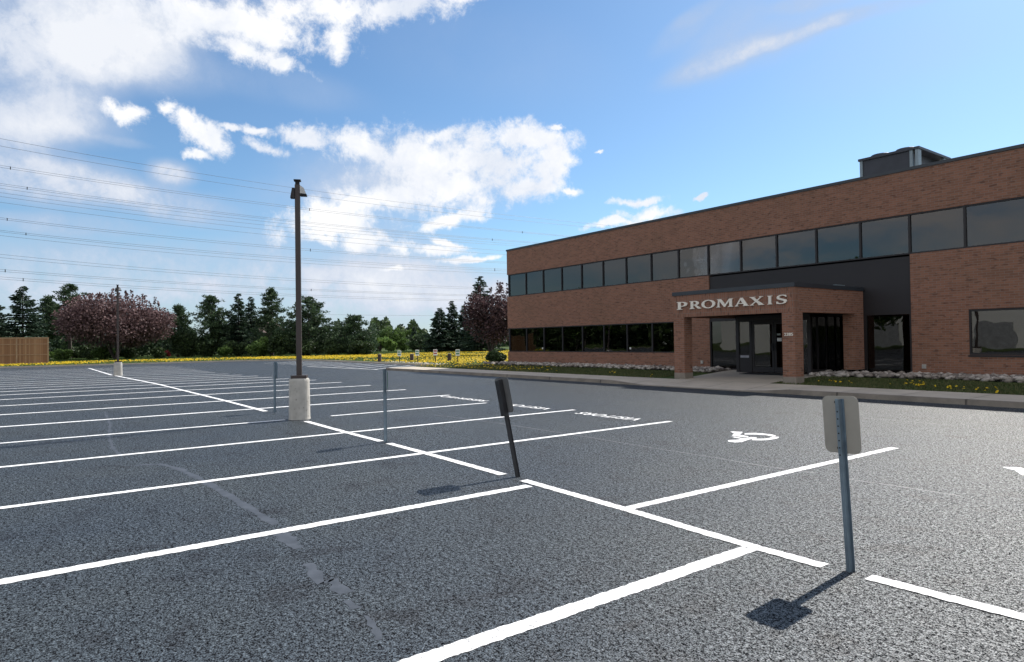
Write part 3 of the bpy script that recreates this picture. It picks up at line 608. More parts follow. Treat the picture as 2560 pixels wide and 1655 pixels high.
LT = {'P': ([(0,0),(.5,0),(.5,.06),(.38,.10),(.38,.38),(.55,.38),(.78,.42),(.95,.54),(1,.70),(.94,.86),(.78,.96),(.52,1),(0,1),(0,.94),(.12,.90),(.12,.10),(0,.06)], [[(.38,.47),(.50,.47),(.64,.52),(.71,.62),(.72,.72),(.68,.83),(.60,.89),(.50,.92),(.38,.92)]]),
 'R': ([(0,0),(.42,0),(.42,.06),(.32,.10),(.32,.45),(.42,.45),(.74,0),(1,0),(1,.06),(.94,.09),(.62,.47),(.76,.55),(.82,.72),(.76,.89),(.58,1),(0,1),(0,.94),(.10,.90),(.10,.10),(0,.06)], [[(.32,.54),(.42,.54),(.54,.59),(.59,.72),(.54,.86),(.43,.92),(.32,.92)]]),
 'O': ([(.5+.5*math.cos(t*math.pi/14), .5+.53*math.sin(t*math.pi/14)) for t in range(28)], [[(.5+.30*math.cos(t*math.pi/14), .5+.43*math.sin(t*math.pi/14)) for t in range(28)]]),
 'M': ([(0,0),(.24,0),(.24,.06),(.17,.09),(.20,.74),(.46,.03),(.53,.03),(.78,.74),(.78,.09),(.71,.06),(.71,0),(1,0),(1,.06),(.94,.09),(.94,.91),(1,.94),(1,1),(.78,1),(.53,.34),(.29,1),(.04,1),(.04,.94),(.11,.91),(.07,.09),(0,.06)], []),
 'A': ([(0,0),(.26,0),(.26,.06),(.18,.09),(.25,.27),(.60,.27),(.68,.09),(.60,.06),(.60,0),(1,0),(1,.06),(.94,.09),(.58,1),(.43,1),(.08,.09),(0,.06)], [[(.29,.36),(.56,.36),(.43,.74)]]),
 'X': ([(0,0),(.28,0),(.28,.06),(.20,.09),(.43,.38),(.64,.09),(.58,.06),(.58,0),(1,0),(1,.06),(.93,.09),(.57,.54),(.82,.91),(.92,.94),(.92,1),(.66,1),(.66,.94),(.73,.91),(.50,.63),(.32,.91),(.40,.94),(.40,1),(0,1),(0,.94),(.08,.91),(.37,.47),(.10,.09),(0,.06)], []),
 'I': ([(0,0),(1,0),(1,.06),(.78,.09),(.78,.91),(1,.94),(1,1),(0,1),(0,.94),(.22,.91),(.22,.09),(0,.06)], []),
 'S': ([(.02,.04),(.25,-.02),(.55,-.02),(.82,.06),(.98,.26),(.90,.45),(.62,.56),(.36,.65),(.27,.76),(.35,.88),(.55,.93),(.75,.88),(.86,.76),(.92,.76),(.90,.98),(.60,1.02),(.35,1),(.12,.89),(.04,.70),(.12,.54),(.40,.42),(.64,.33),(.73,.22),(.62,.10),(.42,.06),(.20,.13),(.08,.27),(.02,.27)], [])}
g = MB(); g.box(-16.08, -11.64, PY-.012, PY-.001, 2.86, 2.875); LS = part(g, 'lettering', BRICK)
for ch, a, c in zip('PROMAXIS', (90,295,485,725,1020,1262,1545,1685), (258,478,705,990,1240,1490,1620,1862)):
    xa = on_y(1680+a/6.4156, 765, PY).x; xb = on_y(1680+c/6.4156, 765, PY).x; pl, ho = LT[ch]; g = MB()
    T = lambda y: (lambda u, v: (xa+(xb-xa)*u, y, 2.735+.285*v))
    g.prism(pl, ho, T(PY-.015), T(PY-.055)); part(g, 'letter', LETTER, LS)
def numm(me):
    xs_ = [v.co.x for v in me.vertices]; zs = [v.co.y for v in me.vertices]; sx = .30/(max(xs_)-min(xs_)); sz = .10/(max(zs)-min(zs))
    return Matrix.Translation((-11.80+14-min(xs_)*sx, PY-.014-YF, 1.69-min(zs)*sz)) @ Matrix.Rotation(R(90), 4, 'X') @ Matrix.Diagonal((sx, sz, 1, 1))
o = textmesh('2385', 1, LETTER, 'house_number', numm, .012, .01); o.parent = bd
for px, py in ((1756, 905), (2311, 916)):
    p = on_y(px, py, YF); g = MB(); g.box(p.x-.06, p.x+.06, YF-.05, YF-.002, p.z-.07, p.z+.07); part(g, 'outlet_box', simple('outlet_grey', (.42, .40, .36), .6))
for px in (1354.6, 1574):
    p = on_y(px, 871, YF); g = MB(); g.box(p.x-.05, p.x+.05, YF+.045, YF+.068, p.z-.05, p.z+.05); part(g, 'sticker', WHITE, bd, .03)
mat_ = MB(); mat_.add([(-15.35, 22.35, .254), (-13.55, 22.35, .254), (-13.55, 22.98, .274), (-15.35, 22.98, .274), (-15.35, 22.35, .235), (-13.55, 22.35, .235), (-13.55, 22.98, .255), (-15.35, 22.98, .255)], [(0,1,2,3),(4,7,6,5),(0,4,5,1),(1,5,6,2),(2,6,7,3),(3,7,4,0)])
tag(mat_.build('doormat', BLACK), 'black doormat on the concrete walk in front of the entrance doors', 'doormat')
# rooftop unit
HU = empty('rooftop_unit', (-13, 30, 6.9)); tag(HU, 'dark grey air conditioning unit with two round fan shrouds on the flat roof', 'air conditioner')
hx0, hx1, hy0, hy1, hz1 = -14.2, -11.80, 30.0, 33.2, 9.56
g = MB(); g.box(hx0, hx1, hy0, hy1, 6.9, 7.75); part(g, 'base', STEELG, HU)
g = MB(); g.box(hx0+.14, hx1-.36, hy0+.04, hy1-.04, 7.751, hz1-.1); part(g, 'cabinet', STEELG, HU)
for q in ((hx0, hx0+.12, hy0, hy0+.12), (hx1-.34, hx1-.22, hy0, hy0+.12), (hx1-.12, hx1, hy0, hy0+.3), (hx1-.12, hx1, hy1-.6, hy1)):
    g = MB(); g.box(*q, 7.751, hz1-.1); part(g, 'corner_post', PALEST, HU)
g = MB(); g.box(hx0-.05, hx1+.05, hy0-.05, hy1+.05, hz1-.099, hz1); part(g, 'top_panel', STEELG, HU)
for cx in (hx0+.66, hx0+1.7):
    for cy in (hy0+.62,):
        g = MB(); g.lathe([(.5, 0), (.42, .12), (.40, .14)], 20); o = g.build('fan_shroud', STEELG, HU); o.location = (cx+13, cy-30, hz1+.001-6.9)
for k in range(4):
    g = MB(); g.tube([(hx1-.28, hy0+.45+.5*k, 7.76), (hx1-.28, hy0+.45+.5*k, 8.5)], .09, 8); part(g, 'compressor', PALEST, HU)

# ------------------------------------------------------------ light poles
def light_pole(loc, label, rz=0, h=5.2, hb=.90, rb=.225):
    r0 = empty('light_pole', loc, rz); tag(r0, label, 'light pole', 'light poles in the car park')
    g = MB(); g.lathe([(rb*1.03, 0), (rb, .05), (rb*.96, hb-.05), (rb*.92, hb-.01), (rb*.82, hb)], 32, .9); g.build('concrete_base', BASEC, r0, smooth=False)
    g = MB(); g.box(-.165, .165, -.165, .165, hb+.001, hb+.07); bevel(g.build('base_cover', POLE, r0), .006)
    g = MB(); g.box(-.056, .056, -.056, .056, hb+.071, h); bevel(g.build('pole', POLE, r0), .008)
    g = MB(); g.box(-.045, .045, -.045, .045, h, h+.085); g.box(-.075, .075, -.075, .075, h+.085, h+.11); g.build('photocell_cap', BLACK, r0)
    for sgn, mt in ((1, LENS), (-1, BLACK)):
        g = MB(); zt = h-.02 if sgn > 0 else h-.08; s = sgn
        X = [(.058, zt), (.14, zt-.06), (.19, zt-.19), (.058, zt-.18)] if s > 0 else [(.058, zt), (.11, zt), (.15, zt-.22), (.058, zt-.22)]
        g.prism([(s*a, c) for a, c in (X if s > 0 else X[::-1])], [], lambda x, z: (x, .085, z), lambda x, z: (x, -.085, z))
        fx = g.build('floodlight', mt if s > 0 else BRONZE, r0)
        if s > 0: g = MB(); g.box(.06, .20, -.09, .09, zt-.222, zt-.195); g.build('lens_rim', BLACK, fx)
    return r0
light_pole((-14.52, 4.86, 0), 'tall square brown light pole on a pale concrete base beside a sign post', R(66))
light_pole((-44.1, 4.25, 0), 'more distant brown light pole on a grey concrete base before the pink crabapple', R(84), 5.15, .76, .225)

# ------------------------------------------------------------ sign posts (back of the blades towards us)
def rrect(w_, h_, r_, n_=5):
    out = []
    for cx, cy, a0 in ((w_/2-r_, h_/2-r_, 0), (-w_/2+r_, h_/2-r_, 90), (-w_/2+r_, -h_/2+r_, 180), (w_/2-r_, -h_/2+r_, 270)):
        for k in range(n_+1): t = R(a0+90*k/n_); out.append((cx+r_*math.cos(t), cy+r_*math.sin(t)))
    return out
def sign_post(loc, label, lean, brz, H=1.2, pm=GALV, bmt=ALU, bend=0., post_rot=0., BW=.258, BH=.405, front=None, channel=False):
    r0 = empty('parking_sign', loc); tag(r0, label, 'sign', 'parking signs along the centre line')
    lx, ly = lean
    q = Vector((lx, ly, H)).normalized(); rot = Vector((0, 0, 1)).rotation_difference(q); r0.rotation_mode = 'QUATERNION'; r0.rotation_quaternion = rot
    g = MB()                                              # U channel: web and two flanges, open side to the blade
    U = [(-.030, .024), (-.030, .020), (-.016, .020), (-.012, -.020), (.012, -.020), (.016, .020), (.030, .020), (.030, .024), (.013, .024), (.009, -.016), (-.009, -.016), (-.013, .024)]
    g.prism(U, [], lambda x, y: (x, y, -.05), lambda x, y: (x, y, H-.012)); P = g.build('post', pm, r0); P.rotation_euler = (0, 0, brz+post_rot)
    g = MB()
    for k in range(int((H-.12)/.0508)-1 if H > 1 else 10):
        z = H-.10-k*.0508
        if z < H-.41: break
        g.box(-.0045, .0045, -.0228, -.0205, z-.0045, z+.0045)
        g.box(-.027, -.019, .0172, .0195, z-.006, z+.006)
    g.build('punched_hole', BLACK, P)['kind'] = 'stuff'
    W_, HB = BW, BH; g = MB(); rr = rrect(W_, HB, .045)
    bf = lambda x: abs(x)*bend
    g.prism(rr, [], lambda x, z: (x, .0265+bf(x), H+.008-HB/2+z), lambda x, z: (x, .0245+bf(x), H+.008-HB/2+z)); B = g.build('sign_blade', [bmt, front or WHITE], r0); B.rotation_euler = (0, 0, brz)
    for p_ in B.data.polygons:
        if p_.normal.y > .9: p_.material_index = 1
    for z in (H-.035, H-.36):
        g = MB(); g.tube([(-.022, .006, z), (-.022, .0235, z)], .011, 6); bo = g.build('bolt', BLACK, P); 
    if channel:
        g = MB(); g.box(-.058, .030, -.034, .0235, H-BH-.03, H-.02); k_ = g.build('backing_channel', pm, r0); k_.rotation_euler = (0, 0, brz)
    # front of the blade: the P-style legend faces the driving aisle
    g = MB(); rr = rrect(.20, .28, .03); rr2 = rrect(.175, .255, .02)
    g.prism(rr, [rr2], lambda x, z: (x, .027+bf(x), H-.19+z), lambda x, z: (x, .0285+bf(x), H-.19+z)); F_ = g.build('legend_border', GREENP, B)
    return r0
sign_post((-2.33, 4.64, 0), 'nearest parking sign, grey aluminium back on a galvanised post with a row of holes', (-.045, -.02), R(0), 1.22)
sign_post((-6.42, 4.80, 0), 'strongly tilted parking sign on a nearly black post behind the first wide bay line', (-.14, -.155), R(-2), 1.21, DARKST, simple('tarnished_aluminium', (.13, .13, .13), .6, .2, .2, 4.), BW=.30, BH=.43, channel=True)
sign_post((-10.06, 4.79, 0), 'upright parking sign with a bent blade seen almost edge on', (.005, -.005), R(-25), 1.23, GALV, DARKST, .22, R(20), front=DARKST)
sign_post((-16.35, 4.86, 0), 'upright parking sign beside the pale concrete base of the tall light pole', (.0, .01), R(4), 1.22, GALV, GALV)

# far lawn: small white signs and short posts by the kerb
labs = ['leftmost small white sign standing in the dandelion lawn', 'small white sign with green print in the dandelions, second from left', 'small white sign in the dandelions, third from left', 'largest small white sign, nearest the purple tree on the lawn']
for (px, yt, yb), lb in zip(((998.8, 876, 907), (1043.5, 874, 908), (1088.7, 873, 909), (1144.6, 873, 911)), labs):
    base = G(px, yb-1.5, .10); D = (base-Vector((0, 0, CAM_H))).dot(_F); top = at(px, yt, D).z; hh = top-.1
    r0 = empty('lawn_sign', base, R(53)); tag(r0, lb, 'sign', 'small signs on the far lawn')
    g = MB(); g.box(-.03, .03, -.03, .03, -.03, hh-.02); g.build('post', BRONZE, r0)
    g = MB(); g.prism(rrect(.30, .46, .03, 2), [], lambda x, z: (x, -.03, hh-.24+z), lambda x, z: (x, -.05, hh-.24+z)); B = g.build('sign_blade', WHITE, r0)
    g = MB(); g.box(-.12, .12, -.056, -.051, hh-.18, hh-.08); g.box(-.12, .12, -.056, -.051, hh-.36, hh-.27); g.build('print', REDP if px > 1080 and px < 1100 else GREENP, B)
for (px, lb) in zip((949, 1029.6, 1123.5), ('short dark brown post on the dandelion lawn, left of all the small signs', 'short grey post between the first two small white signs', 'short grey post between the two right small white signs')):
    base = G(px, 904.5, .10); r0 = empty('bollard', base, R(53)); tag(r0, lb, 'bollard', 'short posts on the far lawn')
    g = MB(); g.box(-.14, .14, -.14, .14, -.03, .62); bevel(g.build('post', simple('bollard_wood', (.07, .05, .045), .8), r0), .02); g = MB(); g.box(-.10, .12, -.10, .12, .621, .66); g.build('cap', CONC, r0)

# ------------------------------------------------------------ wooden fence at the left
fa = G(122, 911, .05); fb = fa+Vector((-1.2, -30, 0)); D = (fa-Vector((0, 0, CAM_H))).dot(_F); ft_ = at(122, 843, D).z
r0 = empty('wooden_fence', fa); tag(r0, 'tan board fence with pale posts at the left edge behind the car park', 'fence')
ang = math.atan2(fb.y-fa.y, fb.x-fa.x)+math.pi/2
r0.rotation_euler = (0, 0, ang); hF = ft_-.05
g = MB(); g.box(-.02, .02, -14.7, -.12, .12, hF-.06); g.build('boards', CEDAR, r0)
g = MB()
for z in (.12, hF*.36, hF*.74, hF-.12): g.box(.021, .06, -14.7, -.12, z, z+.07)
g.box(-.06, .07, -14.7, -.12, hF-.06, hF); g.build('rail', CEDARP, r0)
for k in range(7):
    g = MB(); yy = -.0-k*2.45; g.box(-.06, .075, yy-.12, yy, -.05, hF+.01); g.build('post', CEDARP, r0)

# ------------------------------------------------------------ trees
def tree_empty(name, px, D, label, cat='tree', group=None, z=.1, dpx=0):
    p = at(px, 870, D); p.z = z; r0 = empty(name, p); tag(r0, label, cat, group); return r0
def top_h(px, ytop, D, z=.1): return at(px, ytop, D).z-z
def width_m(px, D): return px*D/FPX
def wood(name, limbs, parent):
    g = MB()
    for pts, rad in limbs: g.tube(pts, rad, 6, False)
    return g.build(name, BARK, parent)
def spruce(px, ytop, D, wpx, label, dens=1., group=None, low=.04):
    h = top_h(px, ytop, D); Rm = width_m(wpx, D)/2*1.18; r0 = tree_empty('spruce_tree', px, D, label, group=group)
    C = []; A = []; limbs = [([(0, 0, 0), (0, 0, h*.5), (0, 0, h*.97)], [h*.018+.05, h*.01+.02, .02])]
    z = h*low; lev = 0
    while z < h*.985:
        t = z/h; rr = Rm*min(1., (1-t)**.82*1.08)*random.uniform(.82, 1.12)+.12
        k = max(4, int(8*(1-t)+4))
        for i in range(k):
            az = random.uniform(0, 6.28); L = rr*random.uniform(.62, 1.12); dr = -.20*L*(1-t)-.05*L+ .10*L*t*2
            n_ = max(4, int(L*26*dens)); u = RNG.uniform(.12, 1, n_)**.8
            dz = dr*u+.16*L*np.maximum(0, u-.7)
            wd = .16+.22*L*(1-u)*.7
            lat = RNG.normal(0, 1, n_)*wd; ca, sa = math.cos(az), math.sin(az)
            C.append(np.stack([ca*L*u-sa*lat, sa*L*u+ca*lat, z+dz-np.abs(RNG.normal(0, .10, n_))], 1))
            A.append(np.stack([ca-sa*lat*2, sa+ca*lat*2, np.full(n_, -.25)], 1))
            if i < 3 and L > .8: limbs.append(([(0, 0, z), (ca*L*.85, sa*L*.85, z+dr*.85)], [.035, .01]))
        z += h*.018+.16*(1-t*.6); lev += 1
    wood('trunk', limbs, r0); cards('crown', np.concatenate(C), .40, L_SPR, r0, .42, np.concatenate(A)); return r0
def pine(px, ytop, D, wpx, label, mat=None, group=None, cb=.12, seed=0, peak=.42):
    mat = mat or L_PIN; h = top_h(px, ytop, D); Rm = width_m(wpx, D)/2*1.22; r0 = tree_empty('pine_tree', px, D, label, group=group)
    C = []; A = []; limbs = [([(0, 0, 0), (.05, 0, h*.5), (0, .05, h*.95)], [h*.02+.06, h*.013+.02, .03])]
    z = h*cb
    while z < h*.99:
        t = (z/h-cb)/(1-cb); prof = (min(1., (t+.25)/peak) if t < peak-.25 else 1.)*max(.0, 1-max(0, t-.2)**1.55/.8**1.55*.93)
        for i in range(random.choice((3, 4, 5, 6))):
            az = random.uniform(0, 6.28); L = Rm*prof*random.uniform(.45, 1.12)+.15; up = L*random.uniform(.05, .42)
            ca, sa = math.cos(az), math.sin(az); tip = np.array([ca*L, sa*L, z+up]); limbs.append(([(0, 0, z), tuple(tip)], [.05, .015]))
            m_ = max(3, int(L*2.9))
            for j in range(m_):
                u = random.uniform(.35, 1.0); c = np.array([ca*L*u, sa*L*u, z+up*u*u])+RNG.normal(0, .16+.10*L*.5, 3)*np.array([1, 1, .5])
                cl = random.uniform(.20, .40); q = int(22)
                P_ = rand_unit(q)*(RNG.uniform(0, 1, q)**.5)[:, None]*np.array([cl*1.5, cl*1.5, cl*.8]); C.append(c+P_); A.append(P_/cl+np.array([0, 0, .6]))
        z += h*.022+.13
    wood('trunk', limbs, r0); cards('crown', np.concatenate(C), .30, mat, r0, .40, np.concatenate(A)); return r0
def round_tree(name, px, ytop, ybot, D, wpx, label, mat, n=9000, size=.28, lobes=16, multi=3, group=None, cat='tree', shoots=0, fill=.55, trunk=True, z=.1):
    h = top_h(px, ytop, D, z); hb = max(.0, at(px, ybot, D).z-z); Rm = width_m(wpx, D)/2; r0 = tree_empty(name, px, D, label, cat, group, z)
    cz = (h+hb)/2; rz_ = (h-hb)/2; C = []; limbs = []
    for i in range(lobes):
        v = rand_unit(1)[0]; c = np.array([v[0]*Rm*.62, v[1]*Rm*.62, cz+v[2]*rz_*.58]); sr = random.uniform(.34, .5)
        q = int(n/lobes); P_ = rand_unit(q)*(RNG.uniform(.15, 1, q)**.45)[:, None]*np.array([Rm*sr, Rm*sr, rz_*sr*1.1]); C.append(c+P_)
        if trunk: limbs.append(([(0, 0, 0), (c[0]*.15, c[1]*.15, hb*.6+.2), (c[0]*.5, c[1]*.5, (cz+c[2])/2), tuple(c)], [.10, .08, .05, .02]))
    for i in range(shoots):
        a = random.uniform(0, 6.28); rr = Rm*random.uniform(.1, .75); zz = cz+rz_*math.sqrt(max(0, 1-(rr/Rm)**2))*.85; L = random.uniform(.5, 1.3)
        q = 30; u = RNG.uniform(0, 1, q); C.append(np.stack([rr*math.cos(a)+RNG.normal(0, .08, q)+u*.15, rr*math.sin(a)+RNG.normal(0, .08, q), zz+u*L], 1))
    if trunk: wood('trunk', limbs[:10], r0)
    cards('crown' if trunk else 'foliage', np.concatenate(C), size, mat, r0, .7); return r0

GL = 'trees along the left edge of the lawn'
spruce(-20, 735, 88, 120, 'dark spruce cut by the left edge of the picture', group=GL)
spruce(57, 712, 86, 135, 'tall dark spruce above the wooden fence', group=GL)
pine(122, 738, 92, 62, 'thin ragged pine between the tall spruce over the fence and the crabapple', cb=.3, group=GL)
pine(175, 711, 96, 100, 'dome topped pine rising behind the left side of the crabapple', cb=.3, group=GL)
round_tree('crabapple_tree', 287, 734, 872, 82, 268, 'wide dusky pink crabapple tree behind the distant light pole', L_CRAB, 36000, .26, 38, shoots=16)
pine(445, 762, 92, 66, 'small dark pine just right of the pink crabapple', group=GL)
pine(528, 742, 92, 104, 'broad pine with a pointed top between the crabapple and the twin spruces', group=GL)
spruce(597, 729, 93, 74, 'taller of the two narrow twin spruces', group=GL, low=.1)
spruce(628, 740, 96, 56, 'shorter of the two narrow twin spruces', group=GL, low=.1)
pine(680, 724, 91, 84, 'open branched pine just left of the tall light pole', group=GL, peak=.3)
pine(772, 741, 89, 128, 'large full pine just right of the tall light pole', group=GL, cb=.05)
pine(885, 789, 88, 104, 'low dark pine right of the large full pine', group=GL, cb=.02)
GR = 'trees beside the left end of the building'
spruce(1100, 768, 104, 84, 'leftmost dark spruce of the group near the building', group=GR)
spruce(1131, 750, 106, 66, 'narrow pointed spruce second from left in the group near the building', group=GR)
spruce(1160, 762, 108, 56, 'short spruce tucked against the tallest spruce', group=GR)
spruce(1203, 686, 100, 112, 'tallest spruce standing left of the building corner', group=GR)
pine(1052, 838, 110, 60, 'low spreading dark pine at the edge of the far clearing', group=GR)
round_tree('purple_tree', 1228, 712, 868, 72, 140, 'purple leaved tree against the left end of the building', L_PLUM, 12000, .24, 22, shoots=8)
# shrubs under the left trees
GS = 'shrubs under the left trees'
for i, (px, yt, wpx, D, mt, lb) in enumerate(((150, 868, 60, 84, L_GRN, 'yellow green shrub just right of the wooden fence end'), (215, 862, 80, 86, L_DARK, 'dark shrub under the left half of the crabapple'),
    (262, 866, 60, 85, L_GRN, 'mid green shrub under the crabapple left of the distant light pole'), (330, 860, 70, 86, L_DARK, 'dark shrub under the crabapple right of the distant light pole'), (395, 868, 40, 84, L_DARK, 'small dark shrub under the right edge of the crabapple'),
    (462, 822, 80, 90, L_DARK, 'tall dark shrub below the small pine'), (515, 825, 75, 90, L_DARK, 'dark shrub below the broad pointed pine'), (590, 840, 70, 88, L_DARK, 'dark shrub at the foot of the twin spruces'),
    (650, 838, 70, 87, L_GRN, 'mid green shrub below the open branched pine'), (705, 834, 70, 86, L_DARK, 'dark shrub behind the tall light pole'), (765, 852, 80, 86, L_DARK, 'low dark shrub under the large full pine'),
    (830, 848, 70, 86, L_DARK, 'dark shrub between the large pine and the low pine'), (905, 850, 70, 84, L_DARK, 'dark shrub at the foot of the low dark pine'),
    (40, 832, 120, 90, L_DARK, 'dark hedge shrub behind the wooden fence'), (418, 876, 13, 86, L_RED, 'small red leaved shrub right of the crabapple'), (560, 862, 40, 86, L_GRN, 'small light shrub left of the twin spruces'))):
    round_tree('shrub', px, yt, 905, D, wpx, lb, mt, int(900+wpx*22), .26, 10, group=GS, cat='shrub', trunk=False)
GF = 'pale green trees in the far clearing'
for i, (px, yt, wpx, D, mt, lb) in enumerate(((950, 832, 50, 120, L_LIME, 'bright lime tree at the left of the far clearing'), (965, 812, 44, 150, L_GRN, 'rounded green tree behind the bright lime tree'),
    (992, 818, 46, 150, L_GRN, 'green tree in the middle of the far clearing'), (1005, 846, 40, 125, L_GRN, 'low green tree in front of the middle of the clearing'), (1040, 838, 44, 122, L_LIME, 'lime green tree at the right of the far clearing'),
    (1022, 822, 34, 165, L_GRN, 'distant green tree at the right of the clearing'), (978, 848, 30, 118, L_LIME, 'smallest lime tree in the far clearing'))):
    round_tree('deciduous_tree', px, yt, 884, D, wpx, lb, mt, 3200, .32, 12, group=GF)
spruce(931, 808, 125, 26, 'small spruce tip above the low dark pine', group=GF)
spruce(1035, 815, 150, 24, 'small distant spruce tip above the clearing', group=GF)
# bush at the building corner
round_tree('juniper_bush', 1240, 875, 916, 41.5, 50, 'bushy green juniper against the left corner of the building', L_DARK, 5200, .13, 14, cat='bush', trunk=False, z=.22)
# far woodland belt
n = 26000; ax = RNG.uniform(-60, 1300, n); C = np.zeros((n, 3)); hgt = 5.5+2.5*np.sin(ax*.021)+1.6*np.sin(ax*.067+1)+1.0*np.sin(ax*.19)
Dd = RNG.uniform(190, 215, n); d0 = np.array([list(ray(float(x), 866)) for x in ax]); tt = Dd/(d0@np.array(list(_F))); C[:, 0] = d0[:, 0]*tt; C[:, 1] = d0[:, 1]*tt
C[:, 2] = .1+RNG.uniform(0, 1, n)**.8*hgt
o = cards('far_woodland', C, 1.1, L_DARK, None, .8); tag(o, 'dark green belt of woodland along the horizon behind the separate trees', 'woodland', kind='stuff')
n = 30000; ax = RNG.uniform(90, 940, n); hgt = 3.9+1.0*np.sin(ax*.031+2)+.9*np.sin(ax*.083)+.6*np.sin(ax*.21); d0 = np.array([list(ray(float(x), 866)) for x in ax])
tt = RNG.uniform(100, 112, n)/(d0@np.array(list(_F))); C = np.stack([d0[:, 0]*tt, d0[:, 1]*tt, .1+RNG.uniform(0, 1, n)**.7*hgt], 1)
tag(cards('thicket', C, .5, L_PIN, None, .7), 'dark tangled thicket filling in behind the left hand pines and spruces', 'thicket', kind='stuff')
# trees on the near side that only the glass mirrors
for i, (x, y, hh, rr, lb) in enumerate(((-38, -33, 11, 6.0, 'broad tree mirrored in the right entrance glass'), (-84, -36, 12, 5, 'leftmost of the large trees mirrored in the low windows'), (-96, -40, 13, 5.5, 'second large tree mirrored in the low windows'), (-108, -36, 12, 5, 'third large tree mirrored in the low windows'), (-122, -38, 13, 6, 'last large tree mirrored in the low windows'))):
    r0 = empty('maple_tree', (x, y, .02)); tag(r0, lb, 'tree', 'trees behind the camera'); C = []
    for k in range(16):
        v = rand_unit(1)[0]; c = np.array([v[0]*rr*.6, v[1]*rr*.6, hh*.58+v[2]*hh*.26]); P_ = rand_unit(260)*(RNG.uniform(.2, 1, 260)**.5)[:, None]*np.array([rr*.45, rr*.45, hh*.17]); C.append(c+P_)
    wood('trunk', [([(0, 0, 0), (0, 0, hh*.5)], [.25, .12])], r0); cards('crown', np.concatenate(C), .55, L_GRN, r0, .8)
n = 9000; C = np.stack([RNG.uniform(-185, -84, n), RNG.uniform(-62, -50, n), .1+RNG.uniform(0, 1, n)*(8+2*np.sin(np.arange(n)))], 1)
tag(cards('rear_hedgerow', C, 1.3, L_DARK, None, .8), 'dark overgrown hedgerow mirrored in the low windows', 'hedgerow', kind='stuff')
WH = empty('warehouse', (-40, -52, 0)); tag(WH, 'long pale warehouse mirrored in the entrance glass', 'building')
g = MB(); g.box(-74, 20, -66, -52, 0, 7.2); part(g, 'wall', WALLP, WH); g = MB(); g.box(-74.2, 20.2, -66.2, -51.8, 7.2, 7.5); part(g, 'roof', FLASH, WH)
for k in range(6):
    g = MB(); x = -60+k*13.; g.box(x, x+4.5, -51.99, -51.9, .02, 3.4); part(g, 'loading_door', simple('grey_door', (.22, .23, .24), .6), WH)
# small house glimpsed between the trunks
HO = empty('house', at(645, 870, 128)); HO.location.z = .1; HO.rotation_euler = (0, 0, R(20)); tag(HO, 'tan house with brown roof glimpsed between the trunks left of the tall light pole', 'house')
g = MB(); g.box(-5, 5, -4, 4, 0, 3.4); g.build('wall', HOUSEW, HO); g = MB(); g.prism([(-5.4, 3.4), (5.4, 3.4), (0, 6)], [], lambda x, z: (x, 4.4, z), lambda x, z: (x, -4.4, z)); g.build('roof', ROOFT, HO)

# ------------------------------------------------------------ grass, dandelions, stones
def inpoly(P, poly):
    x, y = P[:, 0], P[:, 1]; c = np.zeros(len(P), bool); j = len(poly)-1
    for i in range(len(poly)):
        xi, yi = poly[i]; xj, yj = poly[j]; m_ = ((yi > y) != (yj > y)) & (x < (xj-xi)*(y-yi)/(yj-yi+1e-12)+xi); c ^= m_; j = i
    return c
def blades(name, P, z, h, w_, mat, label):
    n = len(P); a = RNG.uniform(0, 6.28, n); hh = h*RNG.uniform(.5, 1.3, n); ln = RNG.normal(0, .35, (n, 2))*hh[:, None]
    dx, dy = np.cos(a)*w_, np.sin(a)*w_; B = np.stack([P[:, 0], P[:, 1], z], 1)
    V = np.stack([B+np.stack([dx, dy, 0*dx], 1), B-np.stack([dx, dy, 0*dx], 1), B+np.stack([ln[:, 0], ln[:, 1], hh], 1)], 1)
    o = fast_mesh(name, V, np.arange(n*3), mat, None, True); return tag(o, label, 'grass', kind='stuff')
# front lawn strip (between pavement and stones), in two shades
n = 90000; P = np.stack([RNG.uniform(-36.6, 2, n), 19.55+RNG.uniform(0, 1, n)*3.6], 1)
lim = 22.6+.25*np.sin(P[:, 0]*1.3); k = (P[:, 1] < lim) & ~((P[:, 0] > -17.2) & (P[:, 0] < -12.2)); P = P[k]
blades('grass', P, LZ(P[:, 1])-.01, .07, .016, L_DRY, 'short patchy grass strip in front of the brick building')
n = 120000; r_ = RNG.uniform(0, 1, n)
P = np.stack([RNG.uniform(-112, -33.5, n), RNG.uniform(-30, 75, n)], 1); k = inpoly(P, [(-38.5, 21.5), (-41.2, 23.2), (-63, 23.2), (-69, 21.6), (-71.1, 18), (-71.1, -30), (-112, -30), (-112, 75), (-33.5, 75), (-33.5, 24)]); P = P[k]
blades('meadow_grass', P, np.full(len(P), .09), .13, .04, L_GRASS, 'rough green grass of the far lawn')
# dandelions: low six-sided heads facing up
def flowers(name, P, z, r, mat, label):
    n = len(P); t = np.arange(6)*math.pi/3; rr = r*RNG.uniform(.6, 1.3, n); zz = z+RNG.uniform(.03, .10, n); tilt = RNG.normal(0, .35, (n, 2))
    ex = np.cos(t)[None]*rr[:, None]; ey = np.sin(t)[None]*rr[:, None]; ez = ex*tilt[:, :1]+ey*tilt[:, 1:]
    ring = np.stack([P[:, :1]+ex, P[:, 1:]+ey, zz[:, None]+ez], 2); top = np.stack([P[:, 0], P[:, 1], zz+r*.7], 1)[:, None]
    V = np.concatenate([ring, top], 1); f_ = np.array([[i, (i+1) % 6, 6] for i in range(6)])[None]+np.arange(n)[:, None, None]*7
    o = fast_mesh(name, V, f_, mat, None, True); return tag(o, label, 'flowers', kind='stuff')
n = 80000; P = np.stack([RNG.uniform(-108, -38, n), RNG.uniform(-25, 72, n)], 1)
